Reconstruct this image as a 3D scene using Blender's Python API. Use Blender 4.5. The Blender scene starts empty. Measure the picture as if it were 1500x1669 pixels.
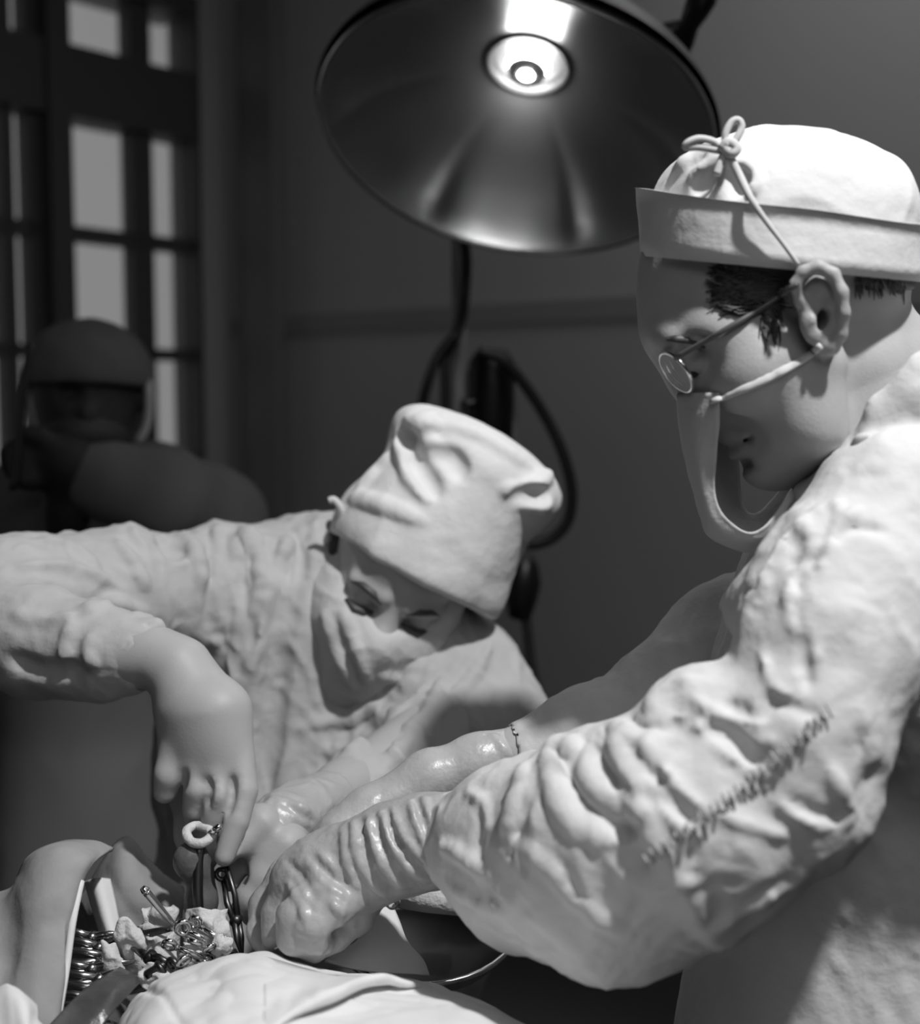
import bpy, bmesh, math, random
import numpy as np
from mathutils import Vector, Matrix
random.seed(4); RNG = np.random.default_rng(7)
SC = bpy.context.scene; COL = SC.collection
# ------------------------------------------------------------------ camera, world, light
F = 2100.0; CX, CY = 750.0, 834.5; CAMZ = 1.5; PITCH = math.radians(5.0)
cd = bpy.data.cameras.new('camera'); cam = bpy.data.objects.new('camera', cd); COL.objects.link(cam)
cam.location = (0, 0, CAMZ); cam.rotation_euler = (math.radians(90) - PITCH, 0, 0)
cd.sensor_fit = 'HORIZONTAL'; cd.sensor_width = 36.0; cd.lens = 36.0 * F / 1500.0
cd.clip_start = 0.05; cd.dof.use_dof = True; cd.dof.focus_distance = 1.02; cd.dof.aperture_fstop = 4.0
SC.camera = cam
w = bpy.data.worlds.new('overcast_daylight'); SC.world = w; w.use_nodes = True
w.node_tree.nodes['Background'].inputs[0].default_value = (1, 1, 1, 1)
w.node_tree.nodes['Background'].inputs[1].default_value = 0.30
def lamp(name, kind, loc, target, energy, size=0.1, angle=60, blend=0.4):
    d = bpy.data.lights.new(name, kind); d.energy = energy
    if kind == 'SPOT': d.shadow_soft_size = size; d.spot_size = math.radians(angle); d.spot_blend = blend
    elif kind == 'AREA': d.size = size
    else: d.shadow_soft_size = size
    o = bpy.data.objects.new(name, d); COL.objects.link(o); o.location = loc
    o.rotation_euler = (Vector(target) - Vector(loc)).to_track_quat('-Z', 'Y').to_euler(); return o
lamp('surgical_spot', 'SPOT', (0.62, 0.22, 3.02), (0.14, 1.0, 1.32), 165, 0.05, 46, 0.5)   # the theatre's main lamp, overhead right
lamp('back_wall_fill', 'AREA', (0.9, 2.3, 3.2), (0.9, 2.4, 0), 5, 1.2)                             # unseen fill added over the far half to lift the back wall
lamp('front_fill', 'AREA', (0.2, -0.9, 3.0), (0, 1.2, 1.0), 9, 1.4)                              # fill added above and behind the camera to lift shaded sides
SC.view_settings.view_transform = 'Standard'; SC.view_settings.look = 'None'
SC.view_settings.gamma = 1.0; SC.view_settings.exposure = 0.0; SC.view_settings.use_curve_mapping = False
# ------------------------------------------------------------------ frames
cp, sp_ = math.cos(PITCH), math.sin(PITCH)
def c2w(V):                       # camera frame (x right, y up, z depth) -> world
    V = np.asarray(V, float); o = np.empty_like(V)
    o[..., 0] = V[..., 0]; o[..., 1] = V[..., 1] * sp_ + V[..., 2] * cp; o[..., 2] = CAMZ + V[..., 1] * cp - V[..., 2] * sp_
    return o
def C(px, py, d): return np.array([(px - CX) / F * d, (CY - py) / F * d, d])
def P(px, py, d): return Vector(c2w(C(px, py, d)))
def R(rpx, d): return rpx * d / F
def on_plane(px, py, p0, n):      # where a sight line meets a plane, in world space
    r = np.array(c2w(C(px, py, 1.0))) - np.array([0, 0, CAMZ]); p0 = np.array(p0); n = np.array(n)
    t = ((p0 - np.array([0, 0, CAMZ])) @ n) / (r @ n); return np.array([0, 0, CAMZ]) + r * t
# ------------------------------------------------------------------ noise
_perm = np.concatenate([RNG.permutation(256)] * 3)
_grad = RNG.normal(size=(256, 3)); _grad /= np.linalg.norm(_grad, axis=1)[:, None]
def perlin(V):
    V = np.asarray(V, float); I = np.floor(V).astype(int); f = V - I; I &= 255
    u = f * f * f * (f * (f * 6 - 15) + 10); out = 0
    for dx in (0, 1):
        for dy in (0, 1):
            for dz in (0, 1):
                h = _perm[_perm[_perm[(I[:, 0] + dx) & 255] + ((I[:, 1] + dy) & 255)] + ((I[:, 2] + dz) & 255)]
                g = _grad[h]
                dt = g[:, 0] * (f[:, 0] - dx) + g[:, 1] * (f[:, 1] - dy) + g[:, 2] * (f[:, 2] - dz)
                wx = u[:, 0] if dx else 1 - u[:, 0]; wy = u[:, 1] if dy else 1 - u[:, 1]; wz = u[:, 2] if dz else 1 - u[:, 2]
                out = out + dt * wx * wy * wz
    return out
def ridged(V, fx, fy, fz, seed=0.0, warp=0.35):
    Q = V * np.array([fx, fy, fz]) + seed
    wv = np.stack([perlin(Q * .6 + 11.3), perlin(Q * .6 + 47.1), perlin(Q * .6 + 83.7)], 1)
    n = perlin(Q + wv * warp * 2); r = 1 - np.abs(n) * 2.6
    return np.clip(r, 0, 1) ** 2
def creases(V, f, seed=0.0, st=(1, 1, 1), warp=.8):       # sharp crease lines with flat cloth between
    Q = V * np.array(st) * f + seed
    wv = np.stack([perlin(Q * .7 + 5.3), perlin(Q * .7 + 27.1), perlin(Q * .7 + 63.7)], 1)
    n = perlin(Q + wv * warp); m = perlin(Q * .5 + 91.) ; return (.32 - np.sqrt(n * n + .0012)) * np.clip(.55 + 1.6 * m, 0, 1.3)
# ------------------------------------------------------------------ materials
def mat(name, col, rough=.8, metal=0.0, aniso=0.0, var=0.0, vscale=20, bump=0.0, bscale=200, weave=0.0, emit=None, coat=0.0, spec=None, sss=0.0, detail=4):
    m = bpy.data.materials.new(name); m.use_nodes = True; nt = m.node_tree; b = nt.nodes['Principled BSDF']
    b.inputs['Roughness'].default_value = rough; b.inputs['Metallic'].default_value = metal; b.inputs['Coat Weight'].default_value = coat
    if spec is not None: b.inputs['Specular IOR Level'].default_value = spec
    if aniso: b.inputs['Anisotropic'].default_value = aniso
    if sss:
        b.inputs['Subsurface Weight'].default_value = sss; b.inputs['Subsurface Radius'].default_value = (.006, .006, .006); b.inputs['Subsurface Scale'].default_value = 1.0
    b.inputs['Base Color'].default_value = (col, col, col, 1)
    tc = nt.nodes.new('ShaderNodeTexCoord')
    def noise(s, d=4):
        n = nt.nodes.new('ShaderNodeTexNoise'); n.inputs['Scale'].default_value = s; n.inputs['Detail'].default_value = d
        nt.links.new(tc.outputs['Object'], n.inputs['Vector']); return n
    if var:
        n = noise(vscale); r = nt.nodes.new('ShaderNodeMapRange')
        r.inputs['From Min'].default_value = .3; r.inputs['From Max'].default_value = .7
        r.inputs['To Min'].default_value = max(0, col - var); r.inputs['To Max'].default_value = col + var
        nt.links.new(n.outputs['Fac'], r.inputs['Value']); nt.links.new(r.outputs['Result'], b.inputs['Base Color'])
    if bump or weave:
        bp = nt.nodes.new('ShaderNodeBump'); bp.inputs['Strength'].default_value = bump or .1; bp.inputs['Distance'].default_value = .004
        n = noise(bscale, detail); src = n.outputs['Fac']
        if weave:
            wv = nt.nodes.new('ShaderNodeTexWave'); wv.inputs['Scale'].default_value = weave; wv.inputs['Distortion'].default_value = 2.0
            nt.links.new(tc.outputs['Object'], wv.inputs['Vector'])
            ad = nt.nodes.new('ShaderNodeMath'); ad.operation = 'MULTIPLY_ADD'; ad.inputs[1].default_value = .08
            nt.links.new(wv.outputs['Fac'], ad.inputs[0]); nt.links.new(src, ad.inputs[2]); src = ad.outputs[0]
        nt.links.new(src, bp.inputs['Height']); nt.links.new(bp.outputs['Normal'], b.inputs['Normal'])
    if emit:
        b.inputs['Emission Color'].default_value = (1, 1, 1, 1); b.inputs['Emission Strength'].default_value = emit
    return m
M = dict(
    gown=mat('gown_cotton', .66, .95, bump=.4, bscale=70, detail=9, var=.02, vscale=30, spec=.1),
    gown2=mat('part_shade_gown_cotton', .46, .95, bump=.4, bscale=60, detail=9, var=.025, vscale=25, spec=.1),  # weaker light on the assistant put into a darker gown colour
    gown3=mat('full_shade_gown_cotton', .17, .95, spec=.1),  # attendant's shade put into the cap and gown colour
    cap=mat('cap_cotton', .72, .95, bump=.3, bscale=80, detail=9, var=.02, vscale=40, spec=.1),
    mask=mat('mask_gauze', .54, .95, bump=.3, bscale=140, detail=9, spec=.1),
    drape=mat('drape_cotton', .74, .95, bump=.3, bscale=50, detail=9, var=.02, vscale=14, spec=.1),
    drape2=mat('grey_drape_cotton', .34, .95, bump=.3, bscale=60, var=.05, vscale=18, spec=.1),  # darker drape cotton with random mottling
    skin=mat('skin', .42, .52, bump=.10, bscale=420, var=.025, vscale=45, spec=.35, sss=.15),
    skin_f=mat('smooth_skin', .42, .5, bump=.05, bscale=420, var=.015, vscale=35, spec=.35, sss=.15),
    skin_d=mat('shaded_skin', .05, .7), lip=mat('lip_skin', .30, .5),  # first one: attendant's shade put into her skin and mask colour
    glove=mat('rubber_glove', .42, .34, bump=.25, bscale=130, spec=.5, var=.03, vscale=30),
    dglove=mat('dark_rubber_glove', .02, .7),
    hair=mat('dark_hair', .055, .5), eye=mat('eye_white', .5, .15), iris=mat('dark_iris', .02, .1),
    steel=mat('polished_steel', .62, .22, 1.0), dsteel=mat('dark_steel', .12, .38, 1.0), chrome=mat('chrome', .8, .12, 1.0),
    reflector=mat('reflector_metal', .30, .36, .97, aniso=.8, bump=.02, bscale=14, detail=2), enamel=mat('grey_enamel', .16, .4),
    black=mat('black_rubber', .012, .5), bake=mat('black_bakelite', .008, .35), frame=mat('spectacle_frame', .10, .3),
    bulb=mat('frosted_bulb', .8, .4, emit=55), pole=mat('pole_paint', .3, .4), gauze=mat('gauze', .62, .95, bump=.6, bscale=150),
    wall=mat('painted_wall', .62, .62, var=.008, vscale=3, bump=.05, bscale=30), upper=mat('dull_upper_wall', .09, .7),
    trim=mat('dark_dado', .40, .5), wood=mat('window_paint', .12, .5), floor=mat('dark_floor', .06, .4), tissue=mat('wet_tissue', .10, .3, bump=.4, bscale=80, var=.04),
    ceil=mat('ceiling_paint', .12, .8), rod=mat('dark_rod', .02, .5), stitch=mat('stitch_thread', .42, .9), cord=mat('cotton_cord', .60, .95))
gl = bpy.data.materials.new('window_glass'); gl.use_nodes = True; nt = gl.node_tree; nt.nodes.remove(nt.nodes['Principled BSDF'])
t_ = nt.nodes.new('ShaderNodeBsdfTransparent'); t_.inputs[0].default_value = (.93, .93, .93, 1); g_ = nt.nodes.new('ShaderNodeBsdfGlossy'); g_.inputs['Roughness'].default_value = .03
fr = nt.nodes.new('ShaderNodeFresnel'); fr.inputs[0].default_value = 1.45; mx = nt.nodes.new('ShaderNodeMixShader')
nt.links.new(fr.outputs[0], mx.inputs[0]); nt.links.new(t_.outputs[0], mx.inputs[1]); nt.links.new(g_.outputs[0], mx.inputs[2]); nt.links.new(mx.outputs[0], nt.nodes['Material Output'].inputs[0]); M['glass'] = gl
# ------------------------------------------------------------------ mesh helpers
def link(name, me, m, parent=None, smooth=True):
    o = bpy.data.objects.new(name, me); COL.objects.link(o)
    if m is not None: me.materials.append(m)
    if smooth: me.polygons.foreach_set('use_smooth', np.ones(len(me.polygons), bool))
    if parent is not None: o.parent = parent
    return o
def raw(name, V, Fc, m, parent=None, smooth=True):
    V = np.asarray(V, float); me = bpy.data.meshes.new(name); o0 = np.zeros(3)
    me.from_pydata([tuple(v) for v in V], [], [tuple(int(i) for i in f) for f in Fc]); me.update()
    bm = bmesh.new(); bm.from_mesh(me); bmesh.ops.recalc_face_normals(bm, faces=bm.faces); bm.to_mesh(me); bm.free()
    return link(name, me, m, parent, smooth)
def quads(name, V, Q, m, parent=None):      # fast path for big quad meshes
    me = bpy.data.meshes.new(name); me.vertices.add(len(V)); me.vertices.foreach_set('co', np.asarray(V, np.float32).ravel())
    me.loops.add(len(Q) * 4); me.loops.foreach_set('vertex_index', np.asarray(Q, np.int32).ravel())
    me.polygons.add(len(Q)); me.polygons.foreach_set('loop_start', np.arange(0, len(Q) * 4, 4, dtype=np.int32)); me.update(calc_edges=True); me.validate()
    return link(name, me, m, parent)
def tag(o, label=None, cat=None, group=None, kind=None):
    if label: o['label'] = label
    if cat: o['category'] = cat
    if group: o['group'] = group
    if kind: o['kind'] = kind
    return o
def thing(name, loc, label, cat, group=None):
    o = bpy.data.objects.new(name, None); COL.objects.link(o); o['label'] = label; o['category'] = cat; o.empty_display_size = .05
    if group: o['group'] = group
    o.location = (0, 0, 0); return o
class MB:
    def __init__(s): s.V = []; s.F = []
    def add(s, V, Fc): n = len(s.V); s.V += [tuple(v) for v in V]; s.F += [tuple(i + n for i in f) for f in Fc]; return s
    def box(s, c, size, rot=None):
        x, y, z = [k / 2 for k in size]; V = [Vector((a * x, b * y, e * z)) for a in (-1, 1) for b in (-1, 1) for e in (-1, 1)]
        if rot is not None: V = [rot @ v for v in V]
        return s.add([v + Vector(c) for v in V], [(0, 1, 3, 2), (4, 6, 7, 5), (0, 4, 5, 1), (2, 3, 7, 6), (0, 2, 6, 4), (1, 5, 7, 3)])
    def tube(s, pts, r, seg=10, closed=False, flat=1.0):
        pts = [Vector(p) for p in pts]; n = len(pts); rs = r if hasattr(r, '__len__') else [r] * n
        V = []; ref = None
        for i, p in enumerate(pts):
            a = pts[(i - 1) % n] if (closed or i > 0) else p; b = pts[(i + 1) % n] if (closed or i < n - 1) else p
            t = (b - a).normalized()
            if ref is None: ref = t.orthogonal().normalized()
            ref = (ref - t * ref.dot(t)).normalized(); bi = t.cross(ref)
            for k in range(seg):
                an = 2 * math.pi * k / seg; V.append(p + (ref * math.cos(an) + bi * math.sin(an) * flat) * rs[i])
        Fc = []
        for i in range(n if closed else n - 1):
            j = (i + 1) % n
            for k in range(seg): k2 = (k + 1) % seg; Fc.append((i * seg + k, i * seg + k2, j * seg + k2, j * seg + k))
        if not closed: Fc.append(tuple(range(seg))[::-1]); Fc.append(tuple((n - 1) * seg + k for k in range(seg)))
        return s.add(V, Fc)
    def lathe(s, prof, o, axis, seg=48):
        axis = Vector(axis).normalized(); e1 = axis.orthogonal().normalized(); e2 = axis.cross(e1); V = []; Fc = []
        for r, z in prof:
            for k in range(seg): an = 2 * math.pi * k / seg; V.append(Vector(o) + axis * z + (e1 * math.cos(an) + e2 * math.sin(an)) * r)
        for i in range(len(prof) - 1):
            for k in range(seg): k2 = (k + 1) % seg; Fc.append((i * seg + k, i * seg + k2, (i + 1) * seg + k2, (i + 1) * seg + k))
        return s.add(V, Fc)
    def build(s, name, m, parent=None, smooth=True): return raw(name, s.V, s.F, m, parent, smooth)
def crom(pts, n=8, closed=False):      # Catmull-Rom through rows of numbers
    A = np.asarray(pts, float); k = len(A); out = []
    for i in range(k if closed else k - 1):
        p0 = A[(i - 1) % k] if closed or i > 0 else 2 * A[0] - A[1]; p1 = A[i]; p2 = A[(i + 1) % k]
        p3 = A[(i + 2) % k] if closed or i + 2 < k else 2 * A[-1] - A[-2]
        for t in np.arange(n) / n:
            out.append(.5 * (2 * p1 + (p2 - p0) * t + (2 * p0 - 5 * p1 + 4 * p2 - p3) * t * t + (3 * p1 - p0 - 3 * p2 + p3) * t ** 3))
    if not closed: out.append(A[-1])
    return np.array(out)
def ptube(pts, r, seg=10, n=6, closed=False, flat=1.0):     # tube through (px, py, depth[, radius px])
    Q = crom(pts, n, closed)
    rs = [R(q[3], q[2]) for q in Q] if Q.shape[1] > 3 else r
    return MB().tube([P(*q[:3]) for q in Q], rs, seg, closed, flat)
def sheet(name, rows, m, parent=None, n=6, thick=.002, wrinkle=None, offset=None):   # cloth through a grid of (px, py, depth)
    G = np.array([[C(*p) for p in r] for r in rows])
    G = np.array([crom(r, n) for r in G]); G = np.stack([crom(G[:, j], n) for j in range(G.shape[1])], 1)
    a, b = G.shape[:2]; du = np.gradient(G, axis=0); dv = np.gradient(G, axis=1); N = np.cross(du, dv); N /= np.linalg.norm(N, axis=2)[..., None] + 1e-9
    if wrinkle is not None: G = G + N * wrinkle(G.reshape(-1, 3)).reshape(a, b, 1)
    V = np.concatenate([(G + N * thick / 2).reshape(-1, 3), (G - N * thick / 2).reshape(-1, 3)]); s = a * b; Fc = []
    ix = lambda i, j: i * b + j
    for i in range(a - 1):
        for j in range(b - 1):
            q = (ix(i, j), ix(i + 1, j), ix(i + 1, j + 1), ix(i, j + 1)); Fc.append(q); Fc.append(tuple(k + s for k in q[::-1]))
    rim = [ix(0, j) for j in range(b)] + [ix(i, b - 1) for i in range(1, a)] + [ix(a - 1, j) for j in range(b - 2, -1, -1)] + [ix(i, 0) for i in range(a - 2, 0, -1)]
    for i in range(len(rim)): p, q = rim[i], rim[(i + 1) % len(rim)]; Fc.append((p, q, q + s, p + s))
    return raw(name, c2w(V), Fc, m, parent)
# ------------------------------------------------------------------ signed-distance modelling (camera-aligned grid)
def smin(a, b, k): h = np.clip(.5 + .5 * (b - a) / k, 0, 1); return b + (a - b) * h - k * h * (1 - h)
class SDF:
    def __init__(s, box, h):
        x0, y0, x1, y1, d0, d1 = box
        cs = np.array([C(x, y, d) for x in (x0, x1) for y in (y0, y1) for d in (d0, d1)])
        s.lo = cs.min(0); hi = cs.max(0); s.h = h; n = np.ceil((hi - s.lo) / h).astype(int) + 1
        s.ax = [(s.lo[i] + h * np.arange(n[i])).astype(np.float32) for i in range(3)]; s.a = np.full(n, .12, np.float32)
    def sub(s, lo, hi, pad):
        sl = []
        for i in range(3):
            a = int(np.clip(math.floor((lo[i] - pad - s.lo[i]) / s.h), 0, s.a.shape[i])); b = int(np.clip(math.ceil((hi[i] + pad - s.lo[i]) / s.h) + 1, 0, s.a.shape[i]))
            if b <= a: return None, None
            sl.append(slice(a, b))
        g = np.ix_(*[s.ax[i][sl[i]] for i in range(3)]); return tuple(sl), g
    def op(s, f, lo, hi, k, mode='u'):
        sl, g = s.sub(lo, hi, k + 4 * s.h)
        if sl is None: return s
        d = f(*g).astype(np.float32); a = s.a[sl]
        s.a[sl] = smin(a, d, k) if mode == 'u' else -smin(-a, d, k); return s
    def cone(s, a, b, ra, rb, k=.01, mode='u', axis=None, sq=1.0):
        a = np.asarray(a, float); b = np.asarray(b, float); r = max(ra, rb)
        def f(X, Y, Z):
            p = [X - a[0], Y - a[1], Z - a[2]]; ba = b - a
            if axis is not None:
                q = axis[0] * p[0] + axis[1] * p[1] + axis[2] * p[2]; p = [p[i] + (1 / sq - 1) * axis[i] * q for i in range(3)]
                ba = ba + (1 / sq - 1) * np.asarray(axis) * (ba @ axis)
            t = np.clip((p[0] * ba[0] + p[1] * ba[1] + p[2] * ba[2]) / max(ba @ ba, 1e-9), 0, 1)
            return np.sqrt((p[0] - ba[0] * t) ** 2 + (p[1] - ba[1] * t) ** 2 + (p[2] - ba[2] * t) ** 2) - (ra + (rb - ra) * t)
        return s.op(f, np.minimum(a, b) - r, np.maximum(a, b) + r, k, mode)
    def ell(s, c, ax, rad, k=.01, mode='u'):
        c = np.asarray(c, float); ax = np.asarray(ax, float); rad = np.asarray(rad, float); e = np.sqrt(((ax.T * rad) ** 2).sum(1))
        def f(X, Y, Z):
            p = (X - c[0], Y - c[1], Z - c[2]); u = [(ax[i, 0] * p[0] + ax[i, 1] * p[1] + ax[i, 2] * p[2]) for i in range(3)]
            k0 = np.sqrt(sum((u[i] / rad[i]) ** 2 for i in range(3))); k1 = np.sqrt(sum((u[i] / rad[i] ** 2) ** 2 for i in range(3)))
            return k0 * (k0 - 1) / np.maximum(k1, 1e-6)
        return s.op(f, c - e, c + e, k, mode)
    # the same, given as (px, py, depth) and pixel radii
    def pc(s, a, b, ra, rb, k=.01, mode='u', **kw): return s.cone(C(*a), C(*b), R(ra, a[2]), R(rb, b[2]), k, mode, **kw)
    def pe(s, x, y, d, rx, ry, rz, ang=0, k=.01, mode='u'):
        t = math.radians(-ang); ax = [(math.cos(t), math.sin(t), 0), (-math.sin(t), math.cos(t), 0), (0, 0, 1)]
        return s.ell(C(x, y, d), ax, (R(rx, d), R(ry, d), rz), k, mode)
    def chain(s, pts, k=.008, mode='u', **kw):      # pts: (px, py, depth, radius px)
        for p, q in zip(pts[:-1], pts[1:]): s.pc(p[:3], q[:3], p[3], q[3], k, mode, **kw)
        return s
    def plane(s, p, n, k=.004, half=True):             # keep the side n points away from
        p = np.asarray(p, float); n = np.asarray(n, float); n = n / np.linalg.norm(n)
        X, Y, Z = np.ix_(*s.ax); d = (n[0] * (X - p[0]) + n[1] * (Y - p[1]) + n[2] * (Z - p[2])).astype(np.float32)
        s.a = -smin(-s.a, -d, k); return s
    def at(s, V):
        I = np.round((np.asarray(V) - s.lo) / s.h).astype(int); I = np.clip(I, 0, np.array(s.a.shape) - 1); return s.a[I[..., 0], I[..., 1], I[..., 2]]
    def surf(s, px, py):                                # depth at which a sight line first meets the surface
        d = np.arange(s.ax[2][0], s.ax[2][-1], s.h / 3); V = np.stack([(px - CX) / F * d, (CY - py) / F * d, d], 1)
        v = s.at(V); i = np.nonzero(v < 0)[0]
        return d[i[0]] if len(i) else None
    def on(s, pts, n=6):
        Q = crom(pts, n); out = []
        for q in Q:
            d = s.surf(q[0], q[1])
            if d is not None: out.append((q[0], q[1], d, *q[2:]))
        return out
    def ridge(s, pts, r, k=.006, sink=.3, mode='u', taper=True):    # a fold laid on the surface along a pixel polyline
        Q = s.on(pts)
        if len(Q) < 2: return s
        n = len(Q) - 1; ch = []
        for i, q in enumerate(Q):
            t = min(1, .35 + 1.3 * math.sin(math.pi * i / n)) if taper else 1; rr = R(r, q[2]) * t
            ch.append((C(q[0], q[1], q[2] + rr * sink), rr))
        for (a, ra), (b, rb) in zip(ch[:-1], ch[1:]):
            if abs(a[2] - b[2]) < .03: s.cone(a, b, ra, rb, k, mode)
        return s
    def groove(s, pts, r, k=.006, sink=-.35): return s.ridge(pts, r, k, sink, 's')
    def mesh(s, disp=None, smooth=1):
        a = s.a; ins = a < 0; c = np.zeros(tuple(k - 1 for k in a.shape), np.uint8); off = [(x, y, z) for x in (0, 1) for y in (0, 1) for z in (0, 1)]
        for x, y, z in off: c += ins[x:a.shape[0] - 1 + x, y:a.shape[1] - 1 + y, z:a.shape[2] - 1 + z]
        I, J, K = np.nonzero((c > 0) & (c < 8)); idx = np.full(c.shape, -1, np.int32); idx[I, J, K] = np.arange(len(I))
        acc = np.zeros((len(I), 3)); cnt = np.zeros(len(I)); vals = {o: a[I + o[0], J + o[1], K + o[2]] for o in off}
        for o in off:
            for x in range(3):
                if o[x] == 0:
                    o2 = list(o); o2[x] = 1; v0, v1 = vals[o], vals[tuple(o2)]; m = (v0 < 0) != (v1 < 0)
                    t = v0[m] / (v0[m] - v1[m]); pt = np.tile(np.array(o, float), (m.sum(), 1)); pt[:, x] += t; acc[m] += pt; cnt[m] += 1
        V = s.lo + s.h * (np.stack([I, J, K], 1) + acc / cnt[:, None]); Q = []
        for x in range(3):
            y, z = (x + 1) % 3, (x + 2) % 3; A = np.moveaxis(ins, (x, y, z), (0, 1, 2)); D = np.moveaxis(idx, (x, y, z), (0, 1, 2))
            m = A[:-1, 1:-1, 1:-1] != A[1:, 1:-1, 1:-1]; i, j, k = np.nonzero(m); j = j + 1; k = k + 1
            q = np.stack([D[i, j - 1, k - 1], D[i, j, k - 1], D[i, j, k], D[i, j - 1, k]], 1); fl = ~A[i, j, k]; q[fl] = q[fl][:, ::-1]; Q.append(q)
        Q = np.concatenate(Q)
        E = np.concatenate([Q[:, [0, 1]], Q[:, [1, 2]], Q[:, [2, 3]], Q[:, [3, 0]]]); n = len(V); deg = np.maximum(np.bincount(E[:, 0], minlength=n) + np.bincount(E[:, 1], minlength=n), 1)
        def lap(W): return np.stack([(np.bincount(E[:, 0], W[E[:, 1], i], n) + np.bincount(E[:, 1], W[E[:, 0], i], n)) / deg for i in range(W.shape[1])], 1)
        for _ in range(smooth): V = V + .5 * (lap(V) - V)
        fn = np.cross(V[Q[:, 2]] - V[Q[:, 0]], V[Q[:, 3]] - V[Q[:, 1]]); N = np.stack([sum(np.bincount(Q[:, j], fn[:, i], n) for j in range(4)) for i in range(3)], 1)
        N = lap(N); N /= np.linalg.norm(N, axis=1)[:, None] + 1e-9
        if (s.at(V + N * 1.5 * s.h) - s.at(V - N * 1.5 * s.h)).mean() > 0: Q = Q[:, ::-1]      # outward in the left-handed camera frame: mirrored in the world
        else: N = -N
        if disp is not None: V = V + N * disp(V, N)[:, None]
        return V, Q
    def build(s, name, m, parent=None, disp=None, smooth=1): V, Q = s.mesh(disp, smooth); return quads(name, c2w(V), Q, m, parent)
def joined(name, parts, m, parent):
    Vs = []; Qs = []; n = 0
    for V, Q in parts: Vs.append(V); Qs.append(Q + n); n += len(V)
    return quads(name, c2w(np.concatenate(Vs)), np.concatenate(Qs), m, parent)
#PART2
# ================================================================== THE SETTING
FL = 0.0; CEIL = 3.3
E_L = np.array([-.629, -.777, 0]); E_B = np.array([.777, -.629, 0])          # along the window wall, along the back wall
CO = np.array([-.80, 4.58, 0.])                                              # the room's far corner
N_L = np.array([.777, -.629, 0]); N_B = np.array([-.629, -.777, 0])          # into the room
rotL = Matrix(((E_L[0], N_L[0], 0), (E_L[1], N_L[1], 0), (0, 0, 1)))
def Wl(s, n, z): return CO + E_L * s + N_L * n + np.array([0, 0, z])         # on the window wall
def Wb(s, n, z): return CO + E_B * s + N_B * n + np.array([0, 0, z])
def wall_box(mb, fn, s0, s1, n0, n1, z0, z1):
    V = [fn(a, b, c) for a in (s0, s1) for b in (n0, n1) for c in (z0, z1)]
    mb.add(V, [(0, 1, 3, 2), (4, 6, 7, 5), (0, 4, 5, 1), (2, 3, 7, 6), (0, 2, 6, 4), (1, 5, 7, 3)])
def wx(px, py):                                                              # (along, height) of a pixel on the window wall
    q = on_plane(px, py, CO, N_L) - CO; return q @ E_L, q[2]
def bx(px, py):
    q = on_plane(px, py, CO, N_B) - CO; return q @ E_B, q[2]
RL, RB = 6.2, 6.6
WS0 = wx(330, 400)[0]; WS1 = 3.2; WZ0 = 1.0; WZ1 = 2.85
mb = MB(); wall_box(mb, Wl, -.2, WS0, -.14, 0, FL, CEIL); wall_box(mb, Wl, WS1, RL, -.14, 0, FL, CEIL); wall_box(mb, Wl, WS0, WS1, -.14, 0, FL, WZ0); wall_box(mb, Wl, WS0, WS1, -.14, 0, WZ1, CEIL)
tag(mb.build('wall_left', M['wall'], smooth=False), kind='structure')
z_d = bx(760, 515)[1]
mb = MB(); wall_box(mb, Wb, -.2, RB, -.2, 0, FL, CEIL); tag(mb.build('wall_back', M['wall'], smooth=False), kind='structure')
mb = MB(); wall_box(mb, Wb, .0, RB, 0, .014, z_d - .03, z_d + .03); tag(mb.build('trim_1', M['trim'], smooth=False), kind='structure')
mb = MB(); s0 = bx(412, 500)[0]; s1 = bx(468, 500)[0]
wall_box(mb, Wb, s0, s1, .014, .06, FL, CEIL); tag(mb.build('trim_2', M['pole'], smooth=False), kind='structure')
def far_wall(name, a, b):
    m = MB(); a = np.array(a); b = np.array(b); d = (b - a) / np.linalg.norm(b - a); n = np.array([d[1], -d[0], 0]) * .2
    V = [q + np.array([0, 0, z]) for q in (a, b, b + n, a + n) for z in (FL, CEIL)]
    m.add(V, [(0, 1, 3, 2), (2, 3, 5, 4), (4, 5, 7, 6), (6, 7, 1, 0), (0, 2, 4, 6), (1, 3, 5, 7)]); tag(m.build(name, M['wall'], smooth=False), kind='structure')
A_, B_ = Wl(RL, 0, 0), Wb(RB, 0, 0); Cc = CO + E_L * RL + E_B * RB
far_wall('wall_front', Cc, A_); far_wall('wall_right', B_, Cc)
for nm, z0, z1, m in (('floor', -.1, FL, 'floor'), ('ceiling', CEIL, CEIL + .1, 'ceil')):
    mb = MB(); V = [CO + E_L * a + E_B * b + np.array([0, 0, z]) for a in (-.25, RL + .2) for b in (-.25, RB + .2) for z in (z0, z1)]
    mb.add(V, [(0, 1, 3, 2), (4, 6, 7, 5), (0, 4, 5, 1), (2, 3, 7, 6), (0, 2, 6, 4), (1, 5, 7, 3)]); tag(mb.build(nm, M[m], smooth=False), kind='structure')
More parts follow.
